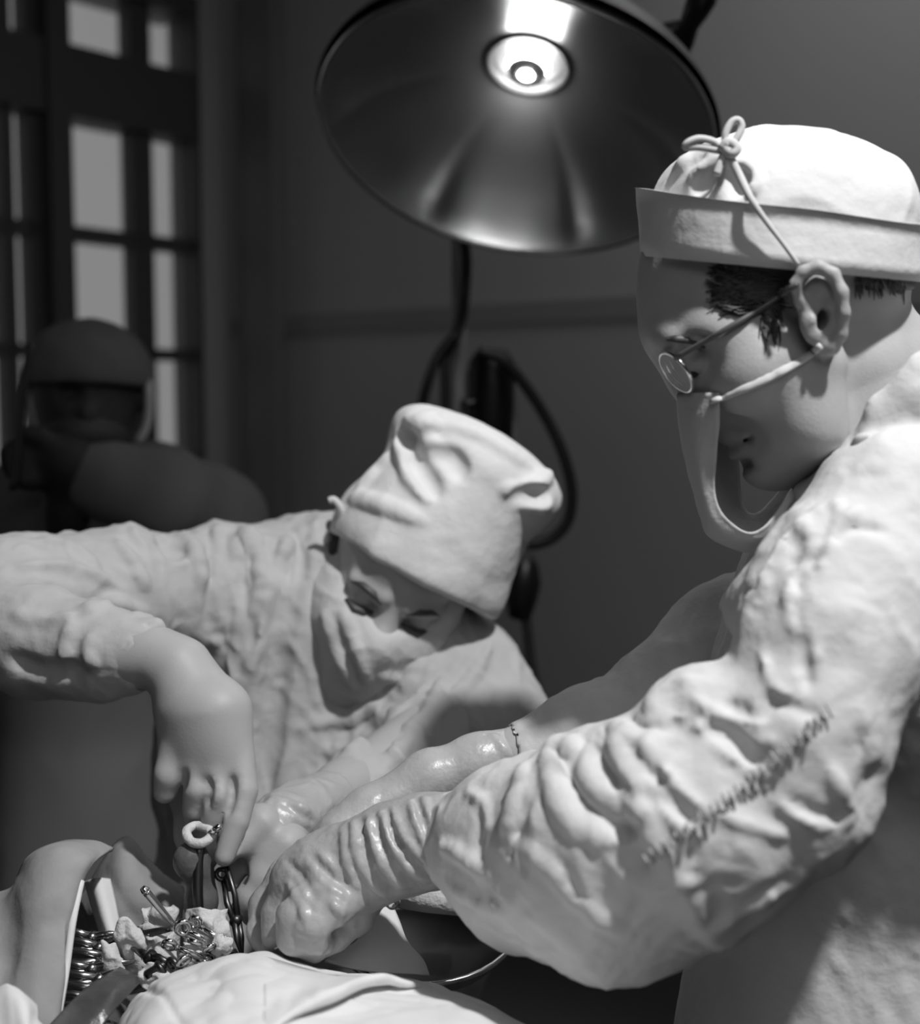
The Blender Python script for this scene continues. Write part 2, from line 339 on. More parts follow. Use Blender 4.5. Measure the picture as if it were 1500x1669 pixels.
# the window: a deep frame, transom, posts and glazing bars, each pane a part
win = thing('window_1', (0, 0, 0), None, None); del win['label']; del win['category']; win['kind'] = 'structure'
fr_ = M['wood']
ztr0 = wx(200, 92)[1]; ztr1 = wx(200, 205)[1]; zb0, zb1 = wx(200, 374)[1], wx(200, 398)[1]
sA = wx(262, 300)[0]; sB = wx(228, 300)[0]; sC = wx(114, 300)[0]; sD = wx(78, 300)[0]; sE = wx(58, 300)[0]; sF = wx(36, 300)[0]; sG = wx(14, 300)[0]
def bar(nm, a0, a1, z0, z1, n0=-.10, n1=-.04): m = MB(); wall_box(m, Wl, a0, a1, n0, n1, z0, z1); return m.build(nm, fr_, win, smooth=False)
bar('jamb', WS0, WS0 + .02, WZ0, WZ1, -.14, .0); bar('jamb', WS1 - .05, WS1, WZ0, WZ1, -.14, .0)
bar('head_rail', WS0, WS1, WZ1 - .06, WZ1, -.2, 0); bar('window_sill', WS0, WS1, WZ0 - .04, WZ0 + .03, -.2, .08)
bar('transom', WS0, WS1, ztr1, ztr0, -.14, .0)
bar('post', sC, sD, WZ0, WZ1, -.14, .02)
for a0, a1 in ((sB, sA)[::-1] if sA > sB else (sA, sB), (sE, sD) if sE < sD else (sD, sE), (sF, sG) if sF < sG else (sG, sF)): bar('glazing_bar', a0, a1, WZ0, WZ1)
bar('cross_bar', WS0, WS1, zb1, zb0)
zc = zb1 - (ztr1 - zb0) - .02
for z in (zc, zc - (ztr1 - zb0) - .04):
    if z > WZ0 + .1: bar('cross_bar', WS0, WS1, z - .02, z + .02)
for s0_ in np.arange(sG + .35, WS1 - .2, .42): bar('glazing_bar', s0_, s0_ + .05, WZ0, WZ1)
zs = [WZ0, zb1, zb0, ztr1, ztr0, WZ1]; ss = sorted([WS0, (sA + sB) / 2, (sC + sD) / 2, (sE + sD) / 2, sG, WS1])
for i in range(len(ss) - 1):
    for za, zz in ((WZ0, zb1), (zb0, ztr1), (ztr0, WZ1)):
        m = MB(); wall_box(m, Wl, ss[i], ss[i + 1], -.085, -.08, za, zz); m.build('pane', M['glass'], win, smooth=False)
# ================================================================== THE OPERATING LAMP
LD = 1.72; LC = np.array(P(838, 226, LD)); LR = R(321, LD)
n_cam = np.array([-.17, -.915, -.365]); n_cam /= np.linalg.norm(n_cam)
AX = Vector(c2w(n_cam) - np.array([0, 0, CAMZ])); BK = -AX
lampo = thing('operating_lamp', LC, 'large round operating lamp with polished reflector and lit bulb above the assistant', 'lamp')
SQ = .82
def squash(mb):                    # a shallow bowl: everything about the opening is drawn in along its axis
    c = Vector(LC); mb.V = [tuple(Vector(v) - BK * ((Vector(v) - c).dot(BK) * (1 - SQ))) for v in mb.V]; return mb
prof = [(1.0, .0), (.985, .06), (.95, .14), (.89, .23), (.80, .325), (.68, .405), (.54, .465), (.40, .515), (.30, .55), (.235, .575)]
inner = crom([(r * LR, z * LR) for r, z in prof], 5)
outer = inner[::-1] * np.array([1.012, 1]) + np.array([.006, .012])
rm = MB().lathe([*map(tuple, inner), (.235 * LR, .60 * LR)], (0, 0, 0), (0, 0, 1), 192)
def flute(v):                       # shallow flutes from neck to rim, added to shape streaks of light
    an = math.atan2(v[1], v[0]); r = math.hypot(v[0], v[1]) / LR; k = max(0, min(1, (r - .3) / .3)) * max(0, min(1, (1 - r) / .06))
    q = 1 - k * (.020 * max(0, math.sin(7 * an + .6)) ** 10 + .008 * math.sin(3 * an + 1) * math.sin(11 * an)); return (v[0] * q, v[1] * q, v[2] * SQ)
rm.V = [flute(v) for v in rm.V]
rfl = rm.build('reflector', M['reflector'], lampo)
rfl.location = LC; rfl.rotation_euler = BK.to_track_quat('Z', 'Y').to_euler()
_n = M['reflector'].node_tree; tg = _n.nodes.new('ShaderNodeTangent'); tg.direction_type = 'RADIAL'; tg.axis = 'Z'
_n.links.new(tg.outputs[0], _n.nodes['Principled BSDF'].inputs['Tangent']); _n.nodes['Principled BSDF'].inputs['Anisotropic Rotation'].default_value = .25
lamp('lamp_bulb', 'POINT', LC + np.array(BK) * .34 * LR, (0, 0, 0), 1.15, .03)
squash(MB().lathe([(.25 * LR, .63 * LR), *map(tuple, outer)], LC, BK, 96)).build('shade', M['enamel'], lampo)
MB().lathe([(LR * .990, .002), (LR * .996, -.004), (LR * 1.010, -.004), (LR * 1.016, .002), (LR * 1.010, .008), (LR * .996, .008), (LR * .990, .002)], LC, BK, 96).build('rim', M['steel'], lampo)
squash(MB().lathe([(.236 * LR, .58 * LR), (.228 * LR, .555 * LR), (.205 * LR, .555 * LR), (.195 * LR, .62 * LR), (.19 * LR, .69 * LR), (.03 * LR, .70 * LR), (0, .70 * LR)], LC, BK, 64)).build('collar', M['bake'], lampo)
MB().lathe([(.25 * LR, .60 * LR), (.27 * LR, .66 * LR), (.25 * LR, .80 * LR), (.20 * LR, .92 * LR), (.10 * LR, .96 * LR), (0, .97 * LR)], LC, BK, 48).build('housing', M['enamel'], lampo)
bl = [(.09, .518), (.108, .54), (.117, .575), (.112, .61), (.085, .65), (.05, .68), (.045, .72)]
squash(MB().lathe([(0, .458 * LR), (.05 * LR, .464 * LR), (.088 * LR, .487 * LR), (.106 * LR, .518 * LR), (.10 * LR, .53 * LR), (0, .535 * LR)], LC, BK, 32)).build('silvered_tip', M['steel'], lampo)
squash(MB().lathe([(a * LR, b * LR) for a, b in bl], LC, BK, 32)).build('bulb', M['bulb'], lampo)
hd = P(1124, 40, 1.66)
MB().lathe([(0, -.062), (.012, -.060), (.019, -.045), (.017, -.02), (.013, .0), (.017, .02), (.019, .04), (.012, .055), (0, .058)], hd, (P(1140, 8, 1.64) - P(1108, 72, 1.68)), 24).build('handle', M['bake'], lampo)
MB().tube([P(1085, 44, 1.74), P(1105, 40, 1.70), hd], .006, 10).build('handle_stem', M['dsteel'], lampo)
# its stand: a pole behind, with arm and ballast box
SD = 2.15; top = P(748, 300, SD); pole_x, pole_y = top.x, top.y
bk_end = Vector(LC) + BK * .95 * LR
MB().tube([bk_end, bk_end + BK * .08, Vector((pole_x, pole_y, bk_end.z + .1)), Vector((pole_x, pole_y, bk_end.z - .05))], .016, 14).build('arm', M['pole'], lampo)
MB().tube([(pole_x, pole_y, bk_end.z + .12), (pole_x, pole_y, .08)], .0125, 16).build('pole', M['pole'], lampo)
MB().lathe([(0, 0), (.26, 0), (.265, .02), (.24, .05), (.06, .08), (.04, .12), (.0, .12)], (pole_x, pole_y, 0), (0, 0, 1), 40).build('base', M['enamel'], lampo)
bxm = MB(); q0 = P(802, 640, SD + .03)
bxm.lathe([(0, .075), (.025, .072), (.038, .055), (.042, .03), (.042, -.10), (.036, -.115), (0, -.118)], q0, (0, 0, 1), 24); bxm.build('ballast_box', M['bake'], lampo)
MB().tube([P(752, 660, SD), P(775, 655, SD + .01), P(800, 655, SD + .03)], .008, 8).build('bracket', M['dsteel'], lampo)
MB().tube([P(834, 610, SD + .02), P(838, 640, SD + .02), P(838, 900, SD + .02)], .008, 10).build('side_tube', M['pole'], lampo)
cable = MB().tube([P(*q) for q in crom([(757, 392, 2.1), (760, 430, 2.1), (757, 480, 2.1), (752, 520, 2.11), (742, 548, 2.11), (727, 580, 2.11), (727, 640, 2.11), (727, 700, 2.11), (735, 800, 2.12), (790, 860, 2.12), (850, 886, 2.12), (895, 880, 2.12), (925, 850, 2.12), (932, 800, 2.12), (918, 740, 2.12), (890, 680, 2.12), (850, 620, 2.11), (815, 585, 2.1), (780, 572, 2.1)], 8)], .0095, 10)
tag(cable.build('lamp_cable', M['black']), 'black cable looped in a big coil on the lamp stand', 'cable')
c2_ = MB().tube([P(*q) for q in crom([(742, 546, 2.09), (715, 580, 2.09), (697, 625, 2.09), (686, 680, 2.1), (690, 760, 2.1), (760, 850, 2.1), (840, 940, 2.1), (856, 1000, 2.1), (866, 1080, 2.1), (880, 1160, 2.1), (888, 1300, 2.1)], 8)], .0085, 10)
tag(c2_.build('power_cable', M['black']), 'thin black cable running down behind the assistant\'s shoulder', 'cable')
pl = MB(); pl.lathe([(0, -.055), (.018, -.05), (.026, -.02), (.03, .01), (.022, .04), (.01, .055), (0, .056)], P(852, 958, 2.1), (0.1, 0, 1), 20)
pl.build('plug', M['bake'], bpy.data.objects['power_cable'])
# ================================================================== THE SURGEON (right)
surg = thing('person', (0, 0, 0), 'man in tied cap and spectacles, mask hanging loose, bending in from the right', 'person')
D0 = .95
def shead(h, grow=0.0):
    s = SDF((985, 190, 1800, 1000, .80, 1.12), h)
    g = grow
    s.pe(1268, 425, D0, 208, 186, .074, 8, .02); s.pe(1180, 455, D0, 134, 130, .064, 0, .02); s.pe(1375, 445, D0, 92, 105, .062, 0, .02)
    s.pe(1190, 560, D0, 118, 125, .062, -20, .03)
    s.pc((1175, 500, D0), (1232, 690, D0), 118, 50, .02)                                  # face
    s.pe(1235, 610, .900, 75, 62, .030, -35, .03); s.pe(1160, 545, .905, 50, 32, .02, -25, .02)    # cheek, temple
    s.pe(1235, 610, 1.0, 75, 62, .030, -35, .03)
    s.pc((1335, 600, .892), (1322, 695, .897), 42, 40, .03); s.pc((1322, 695, .897), (1258, 748, .935), 40, 34, .03)   # jaw
    s.pc((1335, 600, 1.008), (1322, 695, 1.003), 42, 40, .03); s.pc((1322, 695, 1.003), (1258, 748, .965), 40, 34, .03)
    s.pe(1262, 745, D0, 40, 40, .024, 0, .02)                                              # chin
    s.pe(1290, 690, D0, 70, 70, .045, 0, .03)
    s.pc((1082, 545, .925), (1105, 560, .905), 15, 13, .012)                               # brow
    s.pc((1082, 545, .975), (1105, 560, .995), 15, 13, .012); s.pe(1090, 545, D0, 26, 24, .03, 0, .02)
    s.pe(1128, 592, .893, 36, 26, .017, -60, .016, 's'); s.pe(1128, 592, 1.007, 36, 26, .017, -60, .016, 's')   # eye sockets
    s.chain([(1098, 580, D0, 15), (1118, 620, D0, 17), (1138, 655, D0, 22)], .012); s.pe(1152, 660, .936, 17, 15, .007, 0, .008); s.pe(1152, 660, .964, 17, 15, .007, 0, .008)   # nose
    s.pe(1180, 688, D0, 26, 24, .020, 0, .012); s.pe(1192, 705, D0, 18, 12, .024, -30, .006); s.pe(1206, 734, D0, 18, 12, .022, -30, .006)    # lips
    s.pc((1190, 722, D0), (1226, 715, .919), 3.5, 3, .005, 's'); s.pe(1214, 756, D0, 11, 8, .02, 0, .01, 's')
    s.pc((1182, 655, .916), (1222, 722, .905), 5, 5, .016, 's')                            # crease from nose to mouth
    s.pc((1385, 610, D0), (1450, 800, .97), 112, 160, .015); s.pc((1420, 520, D0), (1520, 700, .97), 55, 130, .015)      # neck
    s.pe(1470, 900, .98, 200, 90, .15, 0, .03)                                             # shoulders, under the gown
    return s
def ear(s):
    s.chain([(1312, 500, .876, 14), (1340, 470, .868, 26), (1345, 520, .866, 24), (1350, 556, .870, 18)], .006)
    s.pe(1338, 503, .862, 36, 62, .007, 8, .005)
    s.pe(1340, 508, .846, 25, 48, .0125, 8, .004, 's')
    s.chain([(1322, 514, .866, 7), (1304, 492, .860, 9), (1297, 464, .855, 10), (1309, 443, .852, 10), (1334, 435, .850, 11), (1358, 447, .848, 11), (1372, 476, .847, 11), (1376, 510, .849, 10), (1371, 545, .855, 10), (1358, 567, .860, 12)], .003)
    s.chain([(1322, 470, .862, 6), (1342, 474, .857, 7), (1356, 494, .855, 8), (1359, 522, .857, 8), (1350, 545, .861, 7)], .004)
    s.pe(1347, 564, .864, 15, 16, .007, 0, .005); s.pe(1322, 524, .862, 9, 13, .007, 0, .004)
    s.pe(1339, 522, .862, 9, 18, .014, 10, .003, 's')
H = shead(.0018)
Hplain = H.a.copy()
ear(H)
H.pe(1134, 588, .910, 24, 22, .0115, 0, .003)                                              # lid over the eyeball
H.pc((1116, 603, .903), (1148, 596, .899), 3, 3, .002, 's')                                # the slit
arms = SDF((380, 1000, 1600, 1620, .68, 1.30), .0034)
FARM = [(1290, 960, 1.13, 80), (1180, 1060, 1.12, 72), (960, 1205, 1.08, 50), (850, 1225, 1.07, 40), (700, 1268, 1.06, 38), (600, 1325, 1.04, 33)]
NARM = [(1400, 960, .84, 105), (1320, 1290, .80, 82), (1000, 1370, .86, 66), (760, 1370, .94, 56), (690, 1372, .96, 50)]
arms.chain(FARM, .01); arms.chain(NARM, .01)
joined('body', [H.mesh(), arms.mesh()], M['skin'], surg)
# hair under the cap
hs = SDF((1120, 400, 1520, 560, .84, 1.06), .0016); hb = SDF((1120, 400, 1520, 560, .84, 1.06), .0016)
base = shead(.0016) if False else None
X, Y, Z = np.ix_(*hs.ax)
ii = [np.clip(np.round((hs.ax[i] - H.lo[i]) / H.h).astype(int), 0, H.a.shape[i] - 1) for i in range(3)]
src = Hplain
def resample(dst, A, lo, h):
    f = [(dst.ax[i] - lo[i]) / h for i in range(3)]; b = [np.clip(np.floor(q).astype(int), 0, A.shape[i] - 2) for i, q in enumerate(f)]; t = [np.clip(q - c, 0, 1).astype(np.float32) for q, c in zip(f, b)]; o = 0
    for x in (0, 1):
        for y in (0, 1):
            for z in (0, 1):
                wgt = (t[0] if x else 1 - t[0])[:, None, None] * (t[1] if y else 1 - t[1])[None, :, None] * (t[2] if z else 1 - t[2])[None, None, :]
                o = o + A[np.ix_(b[0] + x, b[1] + y, b[2] + z)] * wgt
    return o
hs.a = resample(hs, src, H.lo, H.h) - .0022
hb.pe(1225, 448, .87, 52, 36, .06, -8, .02); hb.pe(1258, 508, .87, 10, 24, .05, 12, .012); hb.pe(1440, 455, .93, 52, 24, .12, 10, .01); hb.pe(1270, 432, .87, 90, 28, .06, 0, .01)
hs.a = np.maximum(hs.a, hb.a)
hairV, hairQ = hs.mesh(); hm = MB()
for i in range(560):
    if i < 420: x, y = random.triangular(1148, 1285, 1165), random.uniform(424, 508); dx, dy = random.uniform(28, 55), random.uniform(-8, 10) + (470 - y) * .12
    elif i < 480: x, y = random.uniform(1240, 1272), random.uniform(490, 540); dx, dy = random.uniform(-4, 10), random.uniform(14, 30)
    else: x, y = random.uniform(1392, 1475), random.uniform(440, 468); dx, dy = random.uniform(-2, 12), random.uniform(10, 26)
    pts = []
    for t in (0, .35, .7, 1.0):
        d = H.surf(x + dx * t, y + dy * t + 5 * math.sin(3 * t + i))
        if d: pts.append(P(x + dx * t, y + dy * t + 5 * math.sin(3 * t + i), d - .0022 - .001 * random.random()))
    if len(pts) == 4 and max((pts[k + 1] - pts[k]).length for k in range(3)) < .014: hm.tube(pts, [.0005, .0008, .0007, .0003], 4)
hairQ = [tuple(q) for q in hairQ]; raw('hair', list(map(tuple, c2w(hairV))) + [tuple(v) for v in hm.V], hairQ + [tuple(i + len(hairV) for i in f) for f in hm.F], M['hair'], surg)
def on_head(pts, lift, n=6):           # lay a line on the head
    return [(q[0], q[1], q[2] - lift, *q[3:]) for q in H.on(pts, n)]
# eye and brow
MB().lathe([(0, -.0092), (.004, -.0082), (.0072, -.0053), (.009, 0), (.0072, .0053), (0, .0092)], P(1130, 596, .912), (1, 0, 0), 24).build('eye', M['iris'], surg)
ptube(on_head([(1086, 552, 4), (1104, 552, 7), (1130, 556, 6), (1150, 566, 3)], .0004), 0, 8, 1, flat=.6).build('eyebrow', M['hair'], surg)
# ---- cap: crown, band, bow, cord
capm = SDF((1030, 195, 1515, 470, .83, 1.09), .0024)
capm.pe(1278, 385, D0, 212, 172, .0835, 6, .01); capm.pe(1150, 330, D0, 84, 74, .055, -25, .015); capm.pe(1392, 345, D0, 92, 92, .06, 30, .015)
capm.plane(C(1266, 425, D0), C(1266 - 20, 425 + 400, D0) - C(1266, 425, D0), .004)
for q in ([(1185, 255), (1150, 280), (1130, 305)], [(1180, 262), (1168, 285), (1165, 310)], [(1192, 262), (1215, 272), (1228, 290), (1226, 312)], [(1188, 262), (1200, 290), (1212, 312)], [(1170, 250), (1130, 262), (1100, 285)]): capm.ridge(q, 8, .006, .3)
for q in ([(1172, 268), (1148, 296), (1140, 310)], [(1190, 280), (1196, 300), (1200, 312)], [(1205, 285), (1216, 305)]): capm.groove(q, 8, .008, -.2)
cap = capm.build('cap', M['cap'], surg, lambda V, N: .0012 * perlin(V * 45) + .0015 * ridged(V, 14, 30, 30, 5))
th = np.linspace(0, 2 * math.pi, 97)[:-1]; rings = []
def band_pt(t, v, out):
    c, s_ = math.cos(t), math.sin(t); ex = np.sign(c) * abs(c) ** .85; d = D0 + (.091 + out * .00045) * (np.sign(s_) * abs(s_) ** .9)
    px = CX + ((1266 - CX) * D0 + (223 + out) * D0 * ex) / d
    top = 312 + (px - 1042) * .08 + 18 * max(0, (px - 1300) / 190) ** 1.5 - 6 * math.cos(t * 2); bot = 417 + (px - 1042) * .092
    px += (.5 - v) * 6 * c
    return C(px, top + (bot - top) * v, d)
V = []; vs = [(0, 3), (.0, 0), (.25, 1.2), (.5, 0.3), (.75, 1.0), (1, 0), (1, -4), (.6, -5), (.0, -6)]
for v, o in vs: V += [band_pt(t, v, o + 1.6 * math.sin(5 * t + 3 * v)) for t in th]
n = len(th); Fc = [(i * n + k, i * n + (k + 1) % n, ((i + 1) % len(vs)) * n + (k + 1) % n, ((i + 1) % len(vs)) * n + k) for i in range(len(vs)) for k in range(n)]
raw('cap_band', c2w(np.array(V)), Fc, M['cap'], surg)
bow = MB()
for q, rr in (([(1180, 250, .872), (1165, 232, .868), (1140, 226, .866), (1122, 232, .866), (1118, 240, .868), (1140, 240, .868), (1176, 246, .87)], 6), ([(1185, 250, .872), (1182, 222, .868), (1192, 200, .868), (1204, 196, .868), (1209, 208, .868), (1200, 228, .868), (1188, 248, .872)], 6), ([(1178, 238, .866), (1192, 250, .864), (1200, 242, .864), (1188, 232, .864), (1178, 242, .866)], 9), ([(1184, 245, .868), (1176, 262, .868), (1168, 285, .868)], 7)):
    q2 = crom(q, 6); bow.tube([P(*p) for p in q2], R(rr, .87), 8)
bow.build('bow', M['cord'], surg)
ptube([(1188, 252, .868, 7), (1205, 285, .865, 7), (1225, 325, .8545, 6), (1250, 362, .8525, 5), (1275, 395, .852, 4), (1302, 432, .853, 4)], 0, 8, 6).build('cap_cord', M['cord'], surg)
# ---- mask hanging from the nose, and its tape
near = [(1172, 640, .889), (1172, 690, .893), (1168, 745, .902), (1166, 805, .905), (1182, 842, .905), (1220, 868, .905), (1252, 852, .905), (1290, 796, .91)]
nf = [(1140, 640, .905), (1134, 690, .908), (1136, 750, .912), (1146, 815, .912), (1165, 862, .912), (1214, 884, .912), (1256, 874, .912), (1296, 812, .915)]
frt = [(1106, 642, .940), (1110, 700, .940), (1122, 765, .940), (1142, 840, .940), (1158, 874, .940), (1208, 897, .940), (1256, 892, .940), (1300, 826, .94)]
mid = [(1112, 642, .975), (1120, 700, .975), (1135, 762, .975), (1158, 822, .975), (1180, 852, .975), (1214, 868, .975), (1250, 858, .975), (1294, 808, .97)]
far = [(1160, 645, 1.005), (1190, 690, 1.005), (1202, 745, 1.005), (1207, 800, 1.005), (1210, 824, 1.005), (1226, 838, 1.005), (1248, 826, 1.005), (1286, 782, .995)]
sheet('mask', [list(r) for r in zip(near, nf, frt, mid, far)], M['mask'], surg, 7, .0016, lambda Q: .0012 * perlin(Q * 60) + .0006 * perlin(Q * 170))
ptube([(1160, 654, .893, 7), (1168, 651, .888, 7)] + on_head([(1178, 648, 7), (1190, 643, 7), (1240, 622, 8), (1280, 602, 8), (1315, 582, 7), (1338, 564, 6)], .0015), 0, 10, 1, flat=.6).build('mask_tape', M['cord'], surg)
ptube([(1172, 655, 1.0, 6), (1190, 640, 1.01, 7), (1240, 622, 1.022, 7), (1330, 570, 1.025, 6)], 0, 8, 6, flat=.5).build('mask_tape', M['cord'], surg)
# ---- spectacles
spec = tag(MB().tube([P(1100, 592, .934), P(1085, 580, .945), P(1085, 580, .955), P(1100, 592, .966)], .0016, 8).build('spectacles', M['frame'], surg), 'thin metal rimmed spectacles')
fwd = np.array([-.80, -.60, 0]); upv = np.array([-.60, .80, 0])
for dd, sg in ((.912, -1), (.988, 1)):
    c = C(1103, 607, dd); f2 = fwd + np.array([0, 0, sg * .14]); f2 /= np.linalg.norm(f2); sd = np.cross(f2, upv); sd /= np.linalg.norm(sd)
    ring = [c + upv * .0165 * math.sin(a) + sd * .0205 * math.cos(a) for a in np.linspace(0, 2 * math.pi, 33)[:-1]]
    MB().tube([Vector(q) for q in c2w(np.array(ring))], .0013, 8, True).build('rim', M['chrome'], spec)
    lens = MB(); k = len(ring); lens.add(list(c2w(np.array([c + f2 * .001 + (q - c) * .97 for q in ring]))) + list(c2w(np.array([c - f2 * .001 + (q - c) * .97 for q in ring]))), [tuple(range(k)), tuple(range(k, 2 * k))[::-1]] + [(i, (i + 1) % k, k + (i + 1) % k, k + i) for i in range(k)])
    lens.build('lens', M['glass'], spec, smooth=False)
    if sg < 0: tp = [(1102, 583, .893), (1112, 577, .886)] + on_head([(1150, 556), (1200, 527), (1250, 497), (1300, 463)], .0035, 4)
    else: tp = [(1102, 583, 1.007), (1118, 575, 1.016), (1180, 540, 1.022), (1250, 497, 1.032), (1302, 462, 1.035)]
    MB().tube([P(*q) for q in tp], .0021, 8).build('temple', M['frame'], spec)
# ---- gown
g = SDF((660, 540, 1900, 1900, .66, 1.30), .0029)
g.pe(1500, 1030, .98, 290, 330, .19, 0, .02); g.pe(1520, 820, .96, 195, 180, .15, 0, .02)
g.pc((1345, 1020, 1.02), (1340, 1080, 1.02), 135, 160, .015)
g.pc((1480, 1150, 1.0), (1440, 1300, 1.0), 300, 290, .03); g.pc((1440, 1300, 1.0), (1400, 1900, 1.0), 290, 318, .03)
g.pe(1432, 815, .93, 112, 112, .09, 20, .012)
g.chain([(1300, 1000, 1.12, 108), (1200, 1060, 1.12, 108), (1090, 1155, 1.10, 98), (960, 1205, 1.08, 80), (860, 1222, 1.07, 52)], .02)   # far sleeve
g.chain([(1470, 860, .86, 165), (1385, 975, .83, 150), (1350, 1060, .81, 138)], .015)         # near shoulder
g.pe(1238, 990, .86, 50, 56, .045, 30, .015); g.pc((1335, 885, .90), (1275, 970, .865), 50, 58, .015)
g.chain([(1345, 1060, .81, 140), (1305, 1200, .79, 128), (1295, 1300, .785, 122)], .02)
g.pe(1160, 1190, .815, 116, 112, .05, 0, .015)
g.chain([(1295, 1300, .785, 118), (1150, 1330, .81, 185), (1000, 1385, .85, 190), (865, 1388, .90, 150), (748, 1370, .95, 78)], .012)
# sleeve ends are open
g.pc((745, 1370, .952), (690, 1372, .962), 62, 66, .004, 's'); g.pc((850, 1224, 1.07), (790, 1240, 1.066), 42, 46, .004, 's')
g.plane(C(716, 1370, .95), C(600, 1385, .95) - C(716, 1370, .95), .004) if False else None
# collar
g.chain([(1560, 560, .86, 30), (1500, 608, .853, 32), (1446, 668, .858, 32), (1405, 730, .872, 28), (1372, 770, .895, 24), (1318, 806, .93, 20)], .008, axis=(0, 0, 1), sq=.5)
g.chain([(1560, 560, .86, 32), (1592, 548, .90, 34), (1602, 548, .96, 34), (1588, 556, 1.02, 34), (1535, 596, 1.045, 32), (1460, 690, 1.04, 30), (1400, 770, 1.01, 26), (1340, 812, .965, 22)], .012)
g.chain([(1590, 600, .90, 60), (1600, 605, .97, 60), (1570, 620, 1.03, 60)], .02)
g.chain([(1500, 640, .85, 40), (1440, 715, .862, 36), (1395, 760, .88, 26)], .008, axis=(0, 0, 1), sq=.5)
g.chain([(1318, 806, .93, 20), (1296, 840, .945, 20), (1270, 876, .95, 18), (1240, 905, .95, 18), (1195, 985, .95, 18)], .008)
RID = [([(899, 1230), (904, 1284), (926, 1328), (964, 1361), (1036, 1374)], 9.4), ([(1002, 1186), (1030, 1205), (1063, 1224)], 7.2), ([(961, 1230), (970, 1279), (1008, 1306)], 7.9), ([(1128, 1137), (1172, 1164), (1227, 1175)], 7.2),
       ([(1074, 1251), (1112, 1290), (1160, 1330)], 7.2), ([(1161, 1208), (1199, 1240), (1243, 1262)], 6.0), ([(1190, 1188), (1238, 1208), (1268, 1208)], 6.0), ([(1068, 1459), (1100, 1448), (1134, 1432)], 6.0), ([(844, 1372), (899, 1410), (937, 1465), (1030, 1525)], 10.1),
       ([(718, 1376), (757, 1394), (811, 1430)], 9.4), ([(1232, 1153), (1236, 1190)], 6.0), ([(1172, 1325), (1227, 1350), (1285, 1362)], 6.5), ([(1139, 1528), (1240, 1470), (1336, 1396)], 6.5), ([(1010, 1200), (1030, 1290), (1075, 1400)], 15.8), ([(1130, 1105), (1090, 1120), (1062, 1160)], 10.1),
       ([(860, 1245), (850, 1300), (830, 1360)], 11.5), ([(760, 1290), (790, 1310), (800, 1350)], 6.5), ([(1350, 1250), (1375, 1300), (1385, 1340)], 8.6), ([(1250, 1300), (1300, 1330), (1360, 1345)], 6.5), ([(1330, 870), (1300, 920), (1290, 980)], 7.2), ([(1280, 960), (1295, 1010), (1335, 1090)], 6.5),
       ([(1345, 845), (1335, 890), (1338, 930)], 6.0), ([(1310, 860), (1330, 890), (1318, 905)], 6.0), ([(1270, 905), (1252, 950), (1215, 985)], 6.5), ([(1400, 830), (1380, 850), (1370, 880)], 6.0), ([(1240, 1060), (1262, 1120), (1300, 1150)], 7.2), ([(1090, 1170), (1150, 1185), (1170, 1160)], 6.5),
       ([(735, 1440), (790, 1470), (850, 1478)], 6.0), ([(790, 1500), (880, 1540), (960, 1560)], 6.0), ([(900, 1225), (930, 1222), (945, 1235)], 9.4), ([(1100, 1230), (1080, 1290), (1120, 1370)], 8.6), ([(1400, 1150), (1405, 1250), (1400, 1330)], 6.5)]
RID += [([(1345, 826), (1322, 870), (1302, 935)], 9), ([(1316, 846), (1290, 890), (1262, 945)], 9), ([(1290, 872), (1268, 905), (1236, 950)], 9), ([(1366, 812), (1356, 862), (1350, 905)], 9)]
for q, r in RID: g.ridge(q, r, .004, .15)
GRV = [([(925, 1250), (945, 1300), (1000, 1345), (1040, 1350)], 10.1), ([(985, 1230), (1000, 1270), (1030, 1300)], 7.2), ([(1050, 1240), (1080, 1290), (1130, 1340)], 8.6), ([(1150, 1180), (1190, 1200), (1225, 1240)], 7.2), ([(1030, 1180), (1080, 1190), (1130, 1170)], 6.0), ([(1235, 1140), (1290, 1150), (1340, 1170)], 6.0),
       ([(1180, 1145), (1220, 1160), (1260, 1160)], 6.0), ([(1290, 1305), (1340, 1330), (1390, 1330)], 6.0), ([(870, 1310), (850, 1360), (840, 1400)], 6.0), ([(1402, 1180), (1412, 1260), (1410, 1330)], 8.6), ([(1295, 990), (1310, 1050), (1318, 1120)], 6.0), ([(1320, 880), (1310, 900), (1300, 960)], 6.0), ([(1220, 960), (1205, 985)], 6.0), ([(1360, 880), (1390, 862), (1440, 868)], 6.0)]
GRV += [([(1332, 838), (1306, 882), (1284, 935)], 9), ([(1304, 862), (1280, 900), (1252, 942)], 9), ([(1356, 822), (1340, 868), (1326, 920)], 8)]
for q, r in GRV: g.groove(q, r, .005)
DN = np.array([.5, -.87, 0])
def gown_folds(V, N):
    z = V[:, 2]; near_arm = np.clip((.90 - z) / .06, 0, 1) * np.clip((-.09 - V[:, 1]) / .05, 0, 1)
    e1 = V @ np.array([.55, -.8, .2]); e2 = V @ np.array([.83, .5, -.25]); L = np.stack([e1, e2, z], 1)
    f1 = creases(L, 17, 2.0, (.35, 1.3, .7)) * .012 + creases(V, 9, 44.0, (.8, 1.2, 1)) * .020 + creases(L, 38, 8.0, (.6, 1, .8)) * .010 + creases(V, 62, 3.0) * .004
    Lv = np.stack([V[:, 0], V[:, 1], z], 1); f2 = creases(Lv, 12, 31.0, (1.3, .4, 1)) * .014 + creases(Lv, 30, 17.0, (1.2, .6, 1)) * .008 + creases(V, 60, 7.0) * .003
    return near_arm * f1 + (1 - near_arm) * f2 - .002
gown = g.build('gown', M['gown'], surg, gown_folds)
st = MB()
